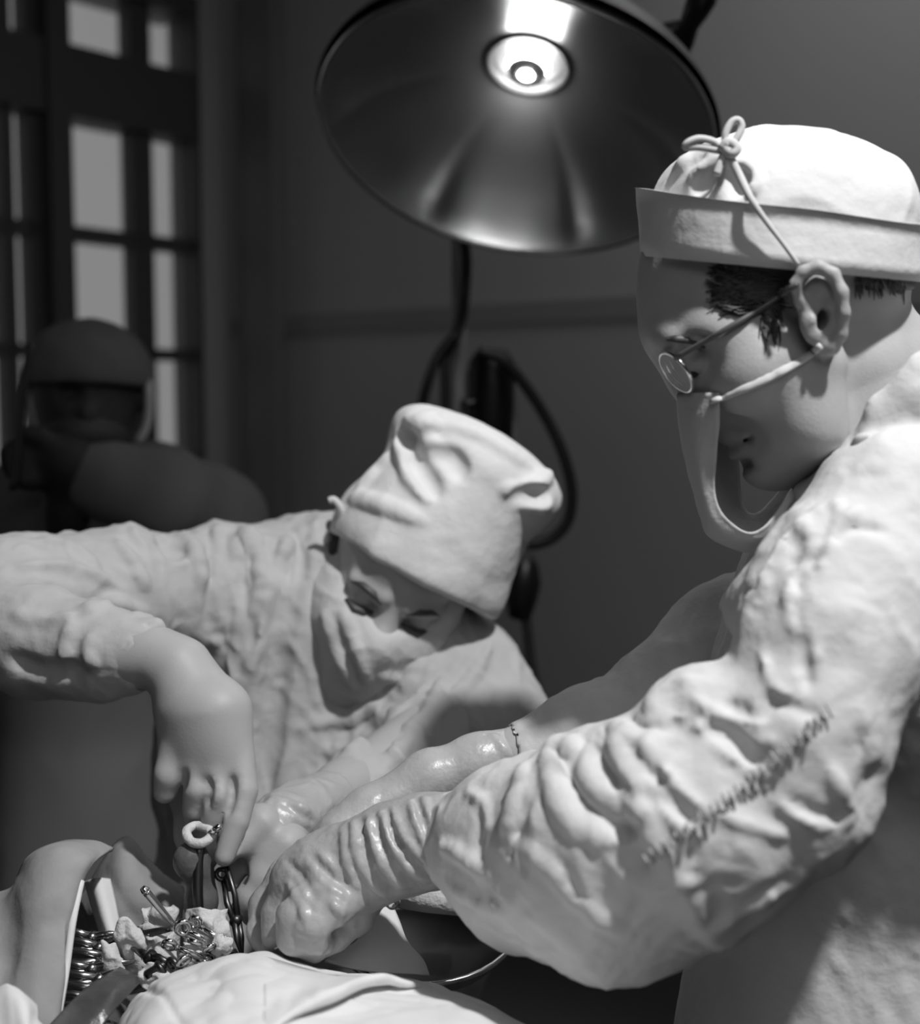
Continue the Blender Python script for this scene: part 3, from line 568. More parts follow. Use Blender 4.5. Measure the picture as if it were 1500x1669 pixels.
for i, t in enumerate(np.linspace(0, 1, 46)):
    px = 1052 + (1350 - 1052) * t + 3 * math.sin(i * 2.1); py = 1402 + (1158 - 1402) * t + 10 * math.sin(t * 3.1); L_ = 9 + 5 * random.random()
    q = [(px - .35 * L_, py - .8 * L_), (px + .1 * L_, py), (px + .45 * L_, py + .8 * L_)]
    ds = [g.surf(*a) for a in q]
    if all(ds) and max(ds) - min(ds) < .03: st.tube([P(a[0], a[1], d - .0055) for a, d in zip(q, ds)], .0009, 5)
tag(st.build('shirring_stitches', M['stitch'], surg), kind='stuff')
ties = MB()
for q in ([(1392, 728, .853), (1400, 715, .846), (1414, 712, .846), (1418, 722, .846), (1404, 732, .85)], [(1388, 735, .853), (1378, 745, .86), (1360, 760, .875)], [(1394, 732, .85), (1404, 748, .848), (1402, 762, .85)]): ties.tube([P(*a) for a in crom(q, 5)], R(7, .86), 8)
ties.build('collar_tie', M['cord'], surg)
# lower gown, legs and shoes, below the picture
def skirt(name, cx, cy, z0, z1, r0, r1, m, parent):
    V = []; n = 48; zz = np.linspace(z0, z1, 8)
    for z in zz:
        t = (z - z0) / (z1 - z0); r = r0 + (r1 - r0) * t
        for k in range(n): a = 2 * math.pi * k / n; q = r * (1 + .04 * t * math.sin(9 * a)); V.append((cx + q * math.cos(a), cy + q * .95 * math.sin(a), z))
    mb = MB(); mb.add(V, [(i * n + k, i * n + (k + 1) % n, (i + 1) * n + (k + 1) % n, (i + 1) * n + k) for i in range(len(zz) - 1) for k in range(n)]); return mb.build(name, m, parent)
def feet(cx, cy, zt, parent, face, sc=1.0):
    f = Vector((math.cos(face), math.sin(face), 0)); s = Vector((-f.y, f.x, 0))
    for k in (-1, 1):
        b = Vector((cx, cy, 0)) + s * .10 * k
        MB().tube([b + Vector((0, 0, zt)), b + Vector((0, 0, .3)), b + Vector((0, 0, .08))], [.065, .055, .048], 16).build('trouser_leg', M['gown3'], parent)
        mb = MB(); mb.tube([b - f * .06 + Vector((0, 0, .045)), b + Vector((0, 0, .05)), b + f * .1 + Vector((0, 0, .042)), b + f * .18 + Vector((0, 0, .032)), b + f * .2 + Vector((0, 0, .03))], [.035, .044, .042, .032, .012], 14); mb.build('shoe', M['black'], parent)
lp = P(1400, 1850, 1.0)
skirt('gown_skirt', lp.x, lp.y, lp.z + .02, .35, .152, .21, M['gown'], surg); feet(lp.x, lp.y, .6, surg, math.pi)
# ---- hands in rubber gloves
gh = SDF((385, 1230, 790, 1590, .86, 1.16), .0019)
gh.chain([(800, 1370, .935, 62), (740, 1368, .95, 66), (690, 1372, .96, 70), (640, 1385, .97, 68), (590, 1410, .98, 66), (540, 1425, .985, 66), (500, 1438, .99, 60)], .015)
gh.chain([(540, 1420, 1.015, 40), (472, 1432, 1.02, 34), (436, 1478, 1.015, 27), (428, 1520, 1.0, 23), (440, 1546, .985, 19)], .007)     # index
gh.chain([(540, 1430, .99, 40), (490, 1444, .985, 34), (458, 1490, .98, 28), (456, 1524, .975, 24), (474, 1544, .975, 20)], .007)       # middle
gh.chain([(550, 1450, .965, 36), (520, 1462, .955, 34), (484, 1496, .95, 30), (482, 1528, .95, 26), (500, 1544, .955, 20)], .007)       # ring
gh.chain([(570, 1460, .955, 32), (545, 1478, .945, 28), (512, 1506, .94, 25), (512, 1530, .945, 21), (528, 1538, .955, 18)], .007)        # little
gh.chain([(610, 1440, 1.0, 36), (580, 1488, .985, 30), (545, 1522, .975, 26), (512, 1546, .965, 22)], .007)                                 # thumb
for i, q in enumerate([[(640, 1318), (655, 1360), (690, 1400), (720, 1420)], [(622, 1325), (640, 1375), (672, 1420), (700, 1436)], [(600, 1330), (612, 1385), (640, 1430), (665, 1448)], [(575, 1340), (585, 1400), (612, 1445), (640, 1462)], [(560, 1350), (565, 1400), (585, 1448)], [(668, 1306), (685, 1350), (705, 1400)], [(690, 1300), (702, 1345), (712, 1380)], [(500, 1400), (530, 1440), (560, 1460)], [(520, 1390), (560, 1430)], [(470, 1440), (490, 1470), (500, 1500)], [(500, 1450), (520, 1480)], [(540, 1470), (560, 1490)]]): gh.ridge(q, 4.5 if i < 7 else 4, .004, .2)
for q in [[(631, 1322), (648, 1368), (681, 1410), (712, 1430)], [(611, 1328), (626, 1380), (656, 1425), (684, 1444)], [(588, 1336), (600, 1392), (626, 1438), (652, 1456)], [(678, 1302), (694, 1350), (708, 1390)], [(470, 1405), (500, 1440), (512, 1470)]]: gh.groove(q, 4, .004)
gh.build('glove', M['glove'], surg, lambda V, N: .0011 * ridged(V, 40, 22, 30, 9) + .0005 * perlin(V * 180))
g2 = SDF((400, 1210, 900, 1540, .98, 1.16), .0026)
g2.chain([(850, 1225, 1.072, 43), (780, 1243, 1.066, 44), (700, 1268, 1.06, 42), (600, 1325, 1.045, 38), (560, 1365, 1.035, 42), (530, 1410, 1.03, 44)], .012)
for q in ([(540, 1395, 1.05, 26), (500, 1420, 1.05, 22), (480, 1465, 1.045, 18), (486, 1500, 1.03, 15)], [(530, 1400, 1.04, 26), (490, 1412, 1.035, 22), (466, 1452, 1.03, 18), (470, 1490, 1.02, 15)], [(525, 1420, 1.02, 24), (500, 1440, 1.015, 20), (486, 1480, 1.01, 16)], [(540, 1440, 1.01, 22), (520, 1465, 1.005, 18), (512, 1495, 1.0, 15)], [(545, 1400, 1.06, 24), (510, 1450, 1.06, 20), (500, 1500, 1.04, 17)]): g2.chain(q, .006)
g2.ridge([(800, 1198), (818, 1215), (838, 1243)], 6, .003, .2)
g2.build('glove', M['glove'], surg, lambda V, N: .0005 * perlin(V * 120))
# ================================================================== THE ASSISTANT (centre)
nurse = thing('person', (0, 0, 0), 'masked person in tall white cap leaning in with one bare hand at the wound', 'person')
u0 = np.array([.48, .877, 0]); f0 = np.array([0, 0, -1.]); r0 = np.array([.877, -.48, 0])
yaw, pit = math.radians(14), math.radians(24)
uu = math.cos(pit) * u0 + math.sin(pit) * f0; ff = math.cos(pit) * f0 - math.sin(pit) * u0
ff, rr_ = math.cos(yaw) * ff + math.sin(yaw) * r0, math.cos(yaw) * r0 - math.sin(yaw) * ff
NB = C(668, 940, 1.335); NO = NB - (ff * .093 + uu * .052)
def L(x, y, z): return NO + rr_ * x + ff * y + uu * z
NAX = [tuple(rr_), tuple(ff), tuple(uu)]
nh = SDF((500, 640, 960, 1300, 1.20, 1.66), .0021)
def le(x, y, z, a, b, c, k=.015, mode='u'): nh.ell(L(x, y, z), NAX, (a, b, c), k, mode)
le(0, -.01, .035, .073, .096, .088); le(0, .045, .045, .060, .052, .055, .03); le(0, .03, -.04, .060, .065, .07, .03)
nh.cone(L(0, .045, -.03), L(0, .058, -.095), .052, .028, .03); le(0, .078, -.102, .020, .018, .016, .02)
for s_ in (-1, 1):
    le(s_ * .048, .060, -.032, .020, .022, .020, .02); le(s_ * .033, .099, .001, .019, .014, .0135, .012, 's'); le(s_ * .033, .079, .000, .0140, .0138, .0135, .004)
    nh.cone(L(s_ * .014, .096, .019), L(s_ * .048, .080, .018), .007, .006, .012); le(s_ * .076, -.01, -.01, .008, .02, .03, .008)
    nh.cone(L(s_ * .020, .0955, -.0035), L(s_ * .046, .0885, -.0045), .0016, .0016, .002, 's')
nh.chain([], .01); nh.cone(L(0, .090, .004), L(0, .104, -.022), .008, .010, .012); nh.cone(L(0, .104, -.022), L(0, .112, -.036), .010, .0125, .010)
le(0, .086, -.066, .026, .016, .014, .012)
nh.cone(L(0, -.02, -.03), L(0, -.06, -.16), .052, .056, .02)
na = SDF((-180, 880, 1000, 1560, .98, 1.62), .0026)
na.chain([(330, 985, 1.44, 70), (30, 1000, 1.24, 66), (130, 1060, 1.17, 52), (215, 1068, 1.135, 48), (255, 1072, 1.128, 46), (292, 1092, 1.12, 50), (318, 1140, 1.112, 58), (334, 1180, 1.108, 52)], .012)
na.chain([(300, 1170, 1.112, 44), (284, 1242, 1.102, 27)], .015); na.chain([(330, 1170, 1.105, 50), (321, 1248, 1.094, 28)], .015); na.chain([(350, 1170, 1.10, 50), (357, 1252, 1.088, 28)], .015); na.chain([(362, 1160, 1.10, 46), (390, 1246, 1.09, 27)], .015)
na.chain([(288, 1222, 1.102, 26), (276, 1262, 1.096, 23.5), (269, 1290, 1.10, 20)], .005)                                         # little finger
na.chain([(320, 1222, 1.097, 26), (322, 1286, 1.086, 24), (317, 1318, 1.092, 20), (315, 1334, 1.098, 16)], .002)                  # ring
na.chain([(356, 1224, 1.092, 26), (358, 1295, 1.078, 24), (350, 1330, 1.082, 21), (342, 1350, 1.088, 17)], .002)                    # middle
na.chain([(388, 1222, 1.092, 26), (398, 1288, 1.08, 23), (386, 1338, 1.072, 21), (366, 1396, 1.066, 17)], .002)                  # index
na.chain([(320, 1180, 1.135, 38), (310, 1290, 1.15, 32), (318, 1360, 1.14, 30), (330, 1398, 1.115, 26)], .01)                    # thumb
for q in ([(302, 1258), (298, 1275), (296, 1290)], [(339, 1270), (340, 1290), (336, 1316)], [(377, 1266), (379, 1290), (371, 1330)]): na.groove(q, 5, .004, .1)
nl = SDF((340, 1240, 760, 1520, 1.00, 1.40), .0024)
nl.chain([(700, 1200, 1.34, 60), (560, 1290, 1.22, 48), (500, 1325, 1.16, 44), (465, 1345, 1.13, 46), (440, 1385, 1.11, 50)], .012)
nl.chain([(465, 1380, 1.10, 40), (432, 1430, 1.09, 30), (408, 1462, 1.085, 24), (394, 1482, 1.085, 18)], .006)
nl.chain([(430, 1360, 1.12, 42), (400, 1385, 1.115, 27), (384, 1410, 1.11, 21), (376, 1436, 1.105, 17)], .006)
nl.chain([(455, 1400, 1.12, 38), (430, 1450, 1.12, 26), (412, 1490, 1.115, 20)], .006); nl.chain([(480, 1400, 1.11, 36), (462, 1450, 1.105, 26), (440, 1490, 1.10, 20)], .006)
nl.chain([(425, 1345, 1.10, 36), (395, 1370, 1.09, 24), (374, 1392, 1.08, 17)], .006)
nl.ridge([(365, 1396), (376, 1388), (386, 1398)], 6, .004, .2); nl.groove([(388, 1400), (398, 1420), (392, 1440)], 5, .006)
joined('body', [nh.mesh(), na.mesh(smooth=2), nl.mesh()], M['skin_f'], nurse)
cuff = SDF((400, 1270, 580, 1400, 1.02, 1.32), .0024)
cuff.chain([(530, 1308, 1.19, 50), (490, 1328, 1.155, 50), (462, 1345, 1.13, 50), (452, 1358, 1.122, 52)], .01)
for q in ([(425, 1312), (450, 1320), (480, 1335), (512, 1348)], [(440, 1305), (470, 1312), (500, 1330)], [(430, 1330), (462, 1345), (475, 1375)], [(480, 1310), (505, 1325), (515, 1340)]): cuff.ridge(q, 5, .005, .15)
cuff.build('glove_cuff', M['glove'], nurse, lambda V, N: .002 * ridged(V, 40, 40, 40, 4))
# closed lids: lashes and brows
for s_ in (-1, 1):
    MB().tube([Vector(c2w(L(s_ * x, y, z))) for x, y, z in ((.017, .093, -.004), (.026, .0955, -.0065), (.036, .0945, -.0075), (.048, .087, -.004))], [.002, .0050, .0054, .002], 8).build('eyelashes', M['hair'], nurse)
    MB().tube([Vector(c2w(L(s_ * x, y, z))) for x, y, z in ((.013, .100, .014), (.026, .099, .0205), (.040, .092, .022), (.052, .083, .017))], [.003, .0050, .004, .0014], 8, flat=.6).build('eyebrow', M['hair'], nurse)
hs2 = SDF((515, 850, 600, 1010, 1.33, 1.55), .0022); hs2.chain([(556, 880, 1.42, 20), (548, 920, 1.41, 15), (540, 965, 1.405, 10), (536, 985, 1.40, 6)], .01); hs2.chain([(570, 870, 1.46, 40), (560, 920, 1.47, 30), (552, 960, 1.47, 18)], .01)
hs2.build('hair', M['hair'], nurse, lambda V, N: .002 * ridged(V, 300, 60, 300, 3))
# tall cap
cs = SDF((520, 625, 940, 1030, 1.16, 1.66), .0026); DC = 1.415
cs.pc((680, 915, DC), (700, 880, DC), 138, 132, .02); cs.pc((690, 895, DC), (770, 770, DC), 132, 136, .03); cs.pe(862, 800, DC, 52, 50, .06, 30, .03); cs.pe(695, 700, DC, 52, 50, .06, 30, .03)
cs.pc((640, 870, DC), (700, 930, DC), 92, 92, .02); cs.pc((700, 930, DC), (748, 955, DC), 92, 76, .02)
ax_cap = np.array([.49, .87, 0])
cs.plane(C(800, 697, DC), ax_cap, .05)
cs.plane(C(670, 936, DC), -np.array([.475, .88, .04]), .003)
for q, r in (([(650, 712), (662, 750), (672, 780), (702, 815)], 9), ([(575, 812), (600, 818), (640, 830), (690, 850)], 8), ([(690, 690), (700, 720), (720, 740)], 7), ([(660, 690), (690, 690), (710, 680)], 12), ([(820, 795), (840, 800), (870, 790)], 7), ([(850, 820), (875, 818), (895, 825)], 8), ([(860, 800), (880, 790), (895, 770)], 8), ([(585, 800), (610, 775), (640, 740)], 6), ([(700, 690), (780, 710), (860, 760)], 9)): cs.ridge(q, r, .008, .3)
for q, r in (([(670, 740), (690, 770), (712, 805)], 8), ([(840, 810), (870, 808), (890, 810)], 7), ([(700, 735), (740, 750), (748, 775)], 8), ([(655, 700), (668, 720)], 7)): cs.groove(q, r, .012, -.3)
cs.build('cap', M['cap'], nurse, lambda V, N: .012 * creases(V, 11, 6) + .0012 * perlin(V * 50), 4)
ct = MB()
for q in ([(560, 872, 1.40), (552, 850, 1.38), (556, 830, 1.37), (545, 815, 1.37), (536, 816, 1.37)], [(556, 850, 1.38), (562, 832, 1.375), (570, 826, 1.37)]): ct.tube([P(*a) for a in crom(q, 5)], R(6, 1.38), 8)
ct.build('cap_tie', M['cord'], nurse)
# mask over nose, mouth and chin
ms = SDF((490, 860, 830, 1200, 1.16, 1.56), .0024)
def lm(x, y, z, a, b, c, k=.02): ms.ell(L(x, y, z), NAX, (a, b, c), k)
lm(0, .04, -.05, .070, .068, .062); lm(0, .080, -.075, .040, .040, .052, .03); lm(0, .104, -.034, .022, .026, .026, .02); lm(-.036, .072, -.03, .03, .03, .028, .02); lm(.036, .072, -.03, .03, .03, .028, .02); lm(0, .070, -.112, .036, .034, .028, .03); lm(-.058, .01, -.06, .022, .05, .06, .02); lm(.058, .01, -.06, .022, .05, .06, .02)
lm(-.048, .03, -.045, .024, .045, .055, .03); lm(.058, .025, -.015, .022, .055, .060, .03); lm(.064, .0, -.02, .016, .05, .055, .03)
ms.plane(L(0, .08, .030), uu * .95 - ff * .1, .002); ms.ell(L(0, .118, .024), NAX, (.063, .070, .036), .003, 's')
for q, r in (([(560, 1000), (585, 1060), (600, 1110)], 6), ([(620, 1100), (660, 1105), (720, 1080)], 6), ([(530, 1000), (550, 1060), (575, 1120)], 6)): ms.ridge(q, r, .008, .2)
ms.build('mask', M['mask'], nurse, lambda V, N: .0016 * ridged(V, 20, 34, 20, 12) + .004 * creases(V, 20, 3), 4)
# gown
q = SDF((-200, 820, 1010, 1800, 1.06, 1.78), .0036)
q.chain([(410, 985, 1.47, 128), (560, 1010, 1.50, 150), (740, 1130, 1.46, 122)], .04); q.pc((740, 1125, 1.46), (800, 1200, 1.42), 112, 98, .03)
q.chain([(460, 1050, 1.50, 190), (470, 1250, 1.52, 200), (490, 1480, 1.54, 225), (500, 1850, 1.56, 240)], .03); q.chain([(680, 1160, 1.50, 170), (640, 1300, 1.50, 190), (600, 1500, 1.52, 210)], .03)
q.chain([(520, 930, 1.52, 75), (600, 930, 1.52, 75)], .03)
q.chain([(345, 975, 1.44, 110), (180, 975, 1.35, 104), (20, 985, 1.25, 104), (-70, 1000, 1.22, 96)], .03)                       # her right upper arm
q.chain([(-70, 1005, 1.21, 90), (60, 1040, 1.185, 84), (140, 1058, 1.16, 72), (190, 1064, 1.145, 62), (232, 1068, 1.135, 58)], .016)
q.pc((70, 1078, 1.18), (165, 1102, 1.155), 58, 34, .02)
q.pc((235, 1070, 1.134), (285, 1085, 1.128), 50, 54, .003, 's')
q.chain([(800, 1190, 1.42, 92), (700, 1230, 1.34, 80), (600, 1285, 1.25, 62), (545, 1312, 1.205, 50)], .02)                     # her left sleeve
for a, r in (([(352, 868), (362, 960), (356, 1060)], 15), ([(378, 880), (384, 980), (378, 1070)], 13), ([(292, 866), (325, 930), (342, 1010)], 15), ([(262, 872), (280, 900), (300, 920)], 10), ([(395, 860), (420, 920), (415, 1010)], 14), ([(440, 940), (425, 1050), (395, 1120)], 14), ([(470, 880), (460, 960), (440, 1080)], 16), ([(700, 1060), (640, 1160), (560, 1240)], 16), ([(740, 1090), (690, 1180), (620, 1260)], 12), ([(560, 1200), (520, 1270), (495, 1320)], 12), ([(500, 1180), (560, 1175), (620, 1150)], 10), ([(800, 1050), (760, 1120), (700, 1180)], 12), ([(130, 990), (180, 980), (230, 1000), (275, 1035)], 11), ([(118, 1010), (104, 1050), (112, 1095)], 9), ([(150, 1030), (140, 1060), (158, 1090)], 8), ([(0, 930), (100, 920), (200, 960)], 10), ([(20, 1000), (80, 1010), (120, 1000)], 9), ([(130, 1000), (185, 985), (240, 1010)], 10), ([(60, 880), (120, 890), (160, 930)], 9), ([(190, 880), (215, 920), (235, 960)], 10)): q.ridge(a, r * .72, .006, .15)
for a, r in (([(490, 880), (472, 960), (452, 1060), (440, 1180), (432, 1290)], 18), ([(366, 872), (373, 970), (367, 1070)], 9), ([(340, 870), (346, 950), (345, 1030)], 8), ([(20, 1075), (80, 1095), (130, 1095)], 6), ([(268, 860), (275, 885), (300, 900)], 12), ([(540, 1230), (505, 1290), (490, 1330)], 9), ([(680, 1140), (620, 1220)], 10), ([(405, 900), (400, 980)], 8)): q.groove(a, r, .012, -.2)
def nfold(V, N):
    Lv = V @ np.array([[.95, .3, 0], [-.3, .95, 0], [0, 0, 1]]).T
    arm = np.clip((1.36 - V[:, 2]) / .12, 0, 1) * np.clip((-.10 - V[:, 0]) / .05, 0, 1)
    return (ridged(Lv, 15, 4, 8, 3.0) * .008 + ridged(Lv, 30, 14, 20, 19.0) * .003) * (1 - .75 * arm) + creases(V, 18, 4, (.6, 1.2, 1)) * .007 * (.35 + .65 * arm) + creases(V, 42, 9) * .007 - .003
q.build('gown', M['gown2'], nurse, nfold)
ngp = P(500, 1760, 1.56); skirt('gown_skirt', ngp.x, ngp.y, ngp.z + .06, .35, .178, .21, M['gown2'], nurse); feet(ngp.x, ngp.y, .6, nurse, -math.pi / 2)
# ================================================================== THE ATTENDANT (far left)
att = thing('person', (0, 0, 0), 'blurred attendant in dim cap and gown by the window with dark gloved hand raised', 'person')
AD = 2.15
a = SDF((-60, 500, 480, 1150, 1.9, 2.5), .005)
a.pe(142, 640, AD, 84, 118, .10, 0, .02); a.pe(142, 690, AD - .01, 60, 70, .085, 0, .02); a.pe(142, 676, AD - .095, 13, 18, .014, 0, .012); a.pc((150, 720, AD + .02), (160, 800, AD + .05), 55, 60, .03); a.pe(52, 650, AD, 9, 24, .014, 0, .008); a.pe(232, 650, AD, 9, 24, .014, 0, .008)
for x in (112, 175): a.pe(x, 640, AD - .10, 22, 11, .02, 0, .012, 's')
a.pe(142, 712, AD - .088, 24, 6, .01, 0, .01)
a.chain([(360, 860, 2.1, 60), (300, 830, 1.98, 48), (150, 790, 1.94, 40), (110, 760, 1.94, 40)], .02)
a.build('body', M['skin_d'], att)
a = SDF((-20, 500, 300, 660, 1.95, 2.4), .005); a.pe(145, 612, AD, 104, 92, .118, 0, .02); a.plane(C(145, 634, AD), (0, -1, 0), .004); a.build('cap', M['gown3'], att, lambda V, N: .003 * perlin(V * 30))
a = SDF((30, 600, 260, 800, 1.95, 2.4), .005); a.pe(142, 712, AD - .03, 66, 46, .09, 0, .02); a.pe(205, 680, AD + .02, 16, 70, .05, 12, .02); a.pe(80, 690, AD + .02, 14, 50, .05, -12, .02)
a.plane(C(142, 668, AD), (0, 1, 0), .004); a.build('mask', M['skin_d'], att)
MB().tube([P(*k) for k in crom([(236, 600, AD), (243, 640, AD - .02), (240, 690, AD - .02), (226, 720, AD - .02)], 5)], R(7, AD), 8).build('mask_tape', M['cord'], att)
MB().tube([P(*k) for k in crom([(48, 610, AD), (52, 650, AD - .02), (62, 690, AD - .02), (72, 712, AD - .02)], 5)], R(6, AD), 8).build('mask_tape', M['cord'], att)
a = SDF((-80, 700, 560, 1700, 1.85, 2.6), .007)
a.chain([(60, 830, AD + .1, 90), (250, 820, AD + .1, 100)], .03); a.chain([(160, 880, AD + .1, 130), (160, 1100, AD + .1, 150), (150, 1700, AD + .1, 170)], .04)
a.chain([(320, 840, 2.2, 88), (345, 850, 2.08, 84), (270, 810, 1.98, 74), (175, 785, 1.95, 58), (150, 780, 1.945, 50)], .03); a.chain([(60, 850, 2.2, 80), (60, 1000, 2.15, 60)], .03)
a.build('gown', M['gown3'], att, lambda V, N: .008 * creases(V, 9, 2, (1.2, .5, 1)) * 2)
a = SDF((-40, 660, 220, 900, 1.82, 2.1), .0045)
a.chain([(150, 775, 1.945, 42), (110, 760, 1.935, 46), (70, 745, 1.93, 44)], .02)
for k in ([(70, 730, 1.92, 20), (35, 728, 1.90, 17), (12, 738, 1.89, 14)], [(70, 745, 1.92, 20), (36, 748, 1.90, 17), (14, 756, 1.89, 14)], [(75, 760, 1.92, 19), (42, 768, 1.90, 16), (22, 772, 1.89, 13)], [(80, 772, 1.92, 18), (52, 784, 1.90, 15), (36, 786, 1.89, 12)], [(95, 735, 1.91, 20), (62, 712, 1.90, 16), (40, 706, 1.89, 13)]): a.chain(k, .01)
a.chain([(120, 770, 1.94, 40), (110, 830, 1.95, 34), (105, 880, 1.96, 30)], .02)
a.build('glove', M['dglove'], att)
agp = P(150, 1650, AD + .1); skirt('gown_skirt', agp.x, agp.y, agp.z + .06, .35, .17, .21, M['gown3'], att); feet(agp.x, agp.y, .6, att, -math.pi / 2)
rod = tag(ptube([(50, 560, 1.868), (38, 640, 1.866), (30, 720, 1.864), (20, 800, 1.862)], .006, 10).build('drip_rod', M['rod']), 'dark thin rod held upright in the attendant\'s raised glove', 'rod')
# ================================================================== TABLE, DRAPES, INSTRUMENTS
tz = .80
table = thing('operating_table', (0, 0, 0), 'operating table under the white sheets at the bottom', 'table')
mb = MB(); mb.box((-.23, .68, tz), (.50, .96, .05)); mb.build('table_top', M['dsteel'], table, smooth=False)
MB().lathe([(.09, 0), (.085, .3), (.07, .35), (.07, tz - .02)], (-.23, .68, 0), (0, 0, 1), 24).build('column', M['enamel'], table)
mb = MB(); mb.box((-.23, .68, .04), (.44, .7, .08)); mb.build('base', M['enamel'], table, smooth=False)
# the sheet in front, over the patient
def hump(name, top, m, label, cat, dfar, dnear, drop, wr, grp=None):
    pass
TOP = [(186, 1700), (208, 1645), (255, 1597), (330, 1572), (372, 1558), (430, 1553), (480, 1572), (540, 1588), (620, 1592), (690, 1600), (760, 1628), (830, 1662), (900, 1700), (960, 1760)]
SGN = -1
rows = []
for (dy, d) in ((150, 1.02), (60, 1.00), (2, .965), (0, .93), (14, .88), (42, .83), (95, .77), (190, .70), (360, .62)):
    f = min(1, max(0, dy / 190.)) if d < .93 else 0
    rows.append([(x + max(0, x - 520) * f * .25, y + dy - (y - 1600) * f * .6, d + .00012 * abs(x - 480) * (-1 if x > 700 else 0)) for x, y in TOP])
def sheetw(Q):
    px = Q[:, 0] / Q[:, 2] * F + CX; py = CY - Q[:, 1] / Q[:, 2] * F
    ln = np.interp(px, [440, 520, 600, 640, 690, 760, 860], [1690, 1652, 1622, 1611, 1604, 1604, 1640]) + 3 * np.sin(px * .05)
    lay = 0 * (ln + py) * np.clip((px - 430) / 60, 0, 1) * np.clip((720 - px) / 40, 0, 1)
    ln2 = np.interp(px, [200, 262, 290, 330, 400], [1600, 1618, 1660, 1700, 1760]); lay = lay - .003 * np.exp(-((py - ln2) / 7) ** 2)
    return lay * SGN + .004 * ridged(Q, 9, 14, 14, 3) + .0018 * ridged(Q, 30, 30, 30, 8) + .0008 * perlin(Q * 60)
fs = sheet('surgical_sheet', rows, M['drape'], None, 14, .004, sheetw); tag(fs, 'bright white sheet over the patient in the foreground', 'sheet')
from mathutils.bvhtree import BVHTree
_bv = BVHTree.FromPolygons([v.co for v in fs.data.vertices], [tuple(p.vertices) for p in fs.data.polygons]); _eye = Vector((0, 0, CAMZ)); FO = []
TX, TY = [p[0] for p in TOP], [p[1] for p in TOP]
for f_, up in ((0, .006), (0, .011), (.12, .012), (.35, .008), (.65, .004), (1.0, .0005)):
    r_ = []
    for px in range(430, 700, 15):
        ln = float(np.interp(px, [430, 520, 600, 640, 690, 760], [1684, 1650, 1622, 1613, 1607, 1612])) + 3 * math.sin(px * .05); tp_ = float(np.interp(px, TX, TY)) + 5
        hit = _bv.ray_cast(_eye, P(px, ln + (min(tp_, ln - 3) - ln) * f_, 1.0) - _eye)
        if hit[0] is None: hit = last
        last = hit; q_ = hit[0] + Vector((0, -.25, 1)).normalized() * (up * max(0, min(1, (690 - px) / 60, (px - 432) / 90)) - .0018 * max(0, 1 - (px - 430) / 40, 1 - (697 - px) / 25))
        v_ = q_ - _eye; dd = v_.y * cp - v_.z * sp_; yy = v_.y * sp_ + v_.z * cp; r_.append((v_.x / dd * F + CX, CY - yy / dd * F, dd))
    FO.append(r_)
sheet('folded_edge', FO, M['drape'], fs, 4, .003)
# cloth screen at left
L1 = [[(-90, 1470, 1.06), (10, 1452, 1.06), (30, 1432, 1.05), (45, 1400, 1.05), (90, 1376, 1.05), (150, 1372, 1.06), (185, 1384, 1.07)],
      [(-90, 1480, 1.0), (0, 1470, 1.0), (35, 1436, .99), (60, 1402, .99), (100, 1386, .99), (145, 1392, 1.0), (160, 1400, 1.01)],
      [(-90, 1520, .97), (0, 1515, .97), (40, 1480, .96), (70, 1455, .96), (100, 1440, .965), (122, 1436, .975), (132, 1438, .985)],
      [(-90, 1580, .95), (0, 1575, .95), (35, 1540, .945), (65, 1520, .945), (95, 1510, .95), (112, 1505, .955), (118, 1506, .965)],
      [(-90, 1640, .93), (0, 1630, .93), (30, 1610, .93), (60, 1600, .93), (88, 1595, .935), (103, 1592, .94), (108, 1592, .95)],
      [(-90, 1760, .90), (0, 1750, .90), (25, 1730, .90), (50, 1720, .90), (72, 1710, .905), (84, 1705, .91), (90, 1705, .92)]]
ls = sheet('screen_cloth', L1, M['drape2'], None, 8, .004, lambda Q: .005 * ridged(Q, 12, 9, 12, 5) + .002 * perlin(Q * 40)); tag(ls, 'grey mottled cloth hanging from the screen at lower left', 'cloth')
ptube([(132, 1436, .982, 6), (118, 1506, .962, 6), (106, 1592, .946, 6), (86, 1705, .915, 6)], 0, 8, 6).build('hem', M['drape'], ls)
L2 = [[(120, 1470, 1.16), (170, 1400, 1.16), (205, 1366, 1.16), (240, 1398, 1.17), (300, 1445, 1.17)], [(130, 1480, 1.13), (175, 1420, 1.12), (210, 1400, 1.12), (245, 1430, 1.13), (305, 1460, 1.14)], [(140, 1500, 1.12), (180, 1470, 1.10), (215, 1460, 1.10), (255, 1470, 1.11), (300, 1490, 1.13)], [(150, 1545, 1.12), (185, 1530, 1.10), (220, 1520, 1.10), (255, 1525, 1.11), (300, 1530, 1.13)], [(150, 1600, 1.12), (185, 1590, 1.10), (220, 1590, 1.10), (255, 1590, 1.11), (300, 1590, 1.13)]]
tag(sheet('wound_towel', L2, M['drape2'], None, 8, .004, lambda Q: .004 * ridged(Q, 14, 12, 12, 9)), 'grey towel peaked behind the instruments beside the screen cloth', 'towel')
L3 = [[(140, 1436, 1.10), (155, 1432, 1.085), (178, 1434, 1.095)], [(150, 1470, 1.09), (165, 1468, 1.075), (186, 1468, 1.085)], [(162, 1510, 1.08), (176, 1508, 1.065), (194, 1508, 1.075)], [(170, 1540, 1.075), (184, 1536, 1.06), (200, 1536, 1.07)]]
tag(sheet('towel_strip', L3, M['drape'], None, 6, .004), 'pale folded cloth strip hanging beside the screen cloth', 'towel')
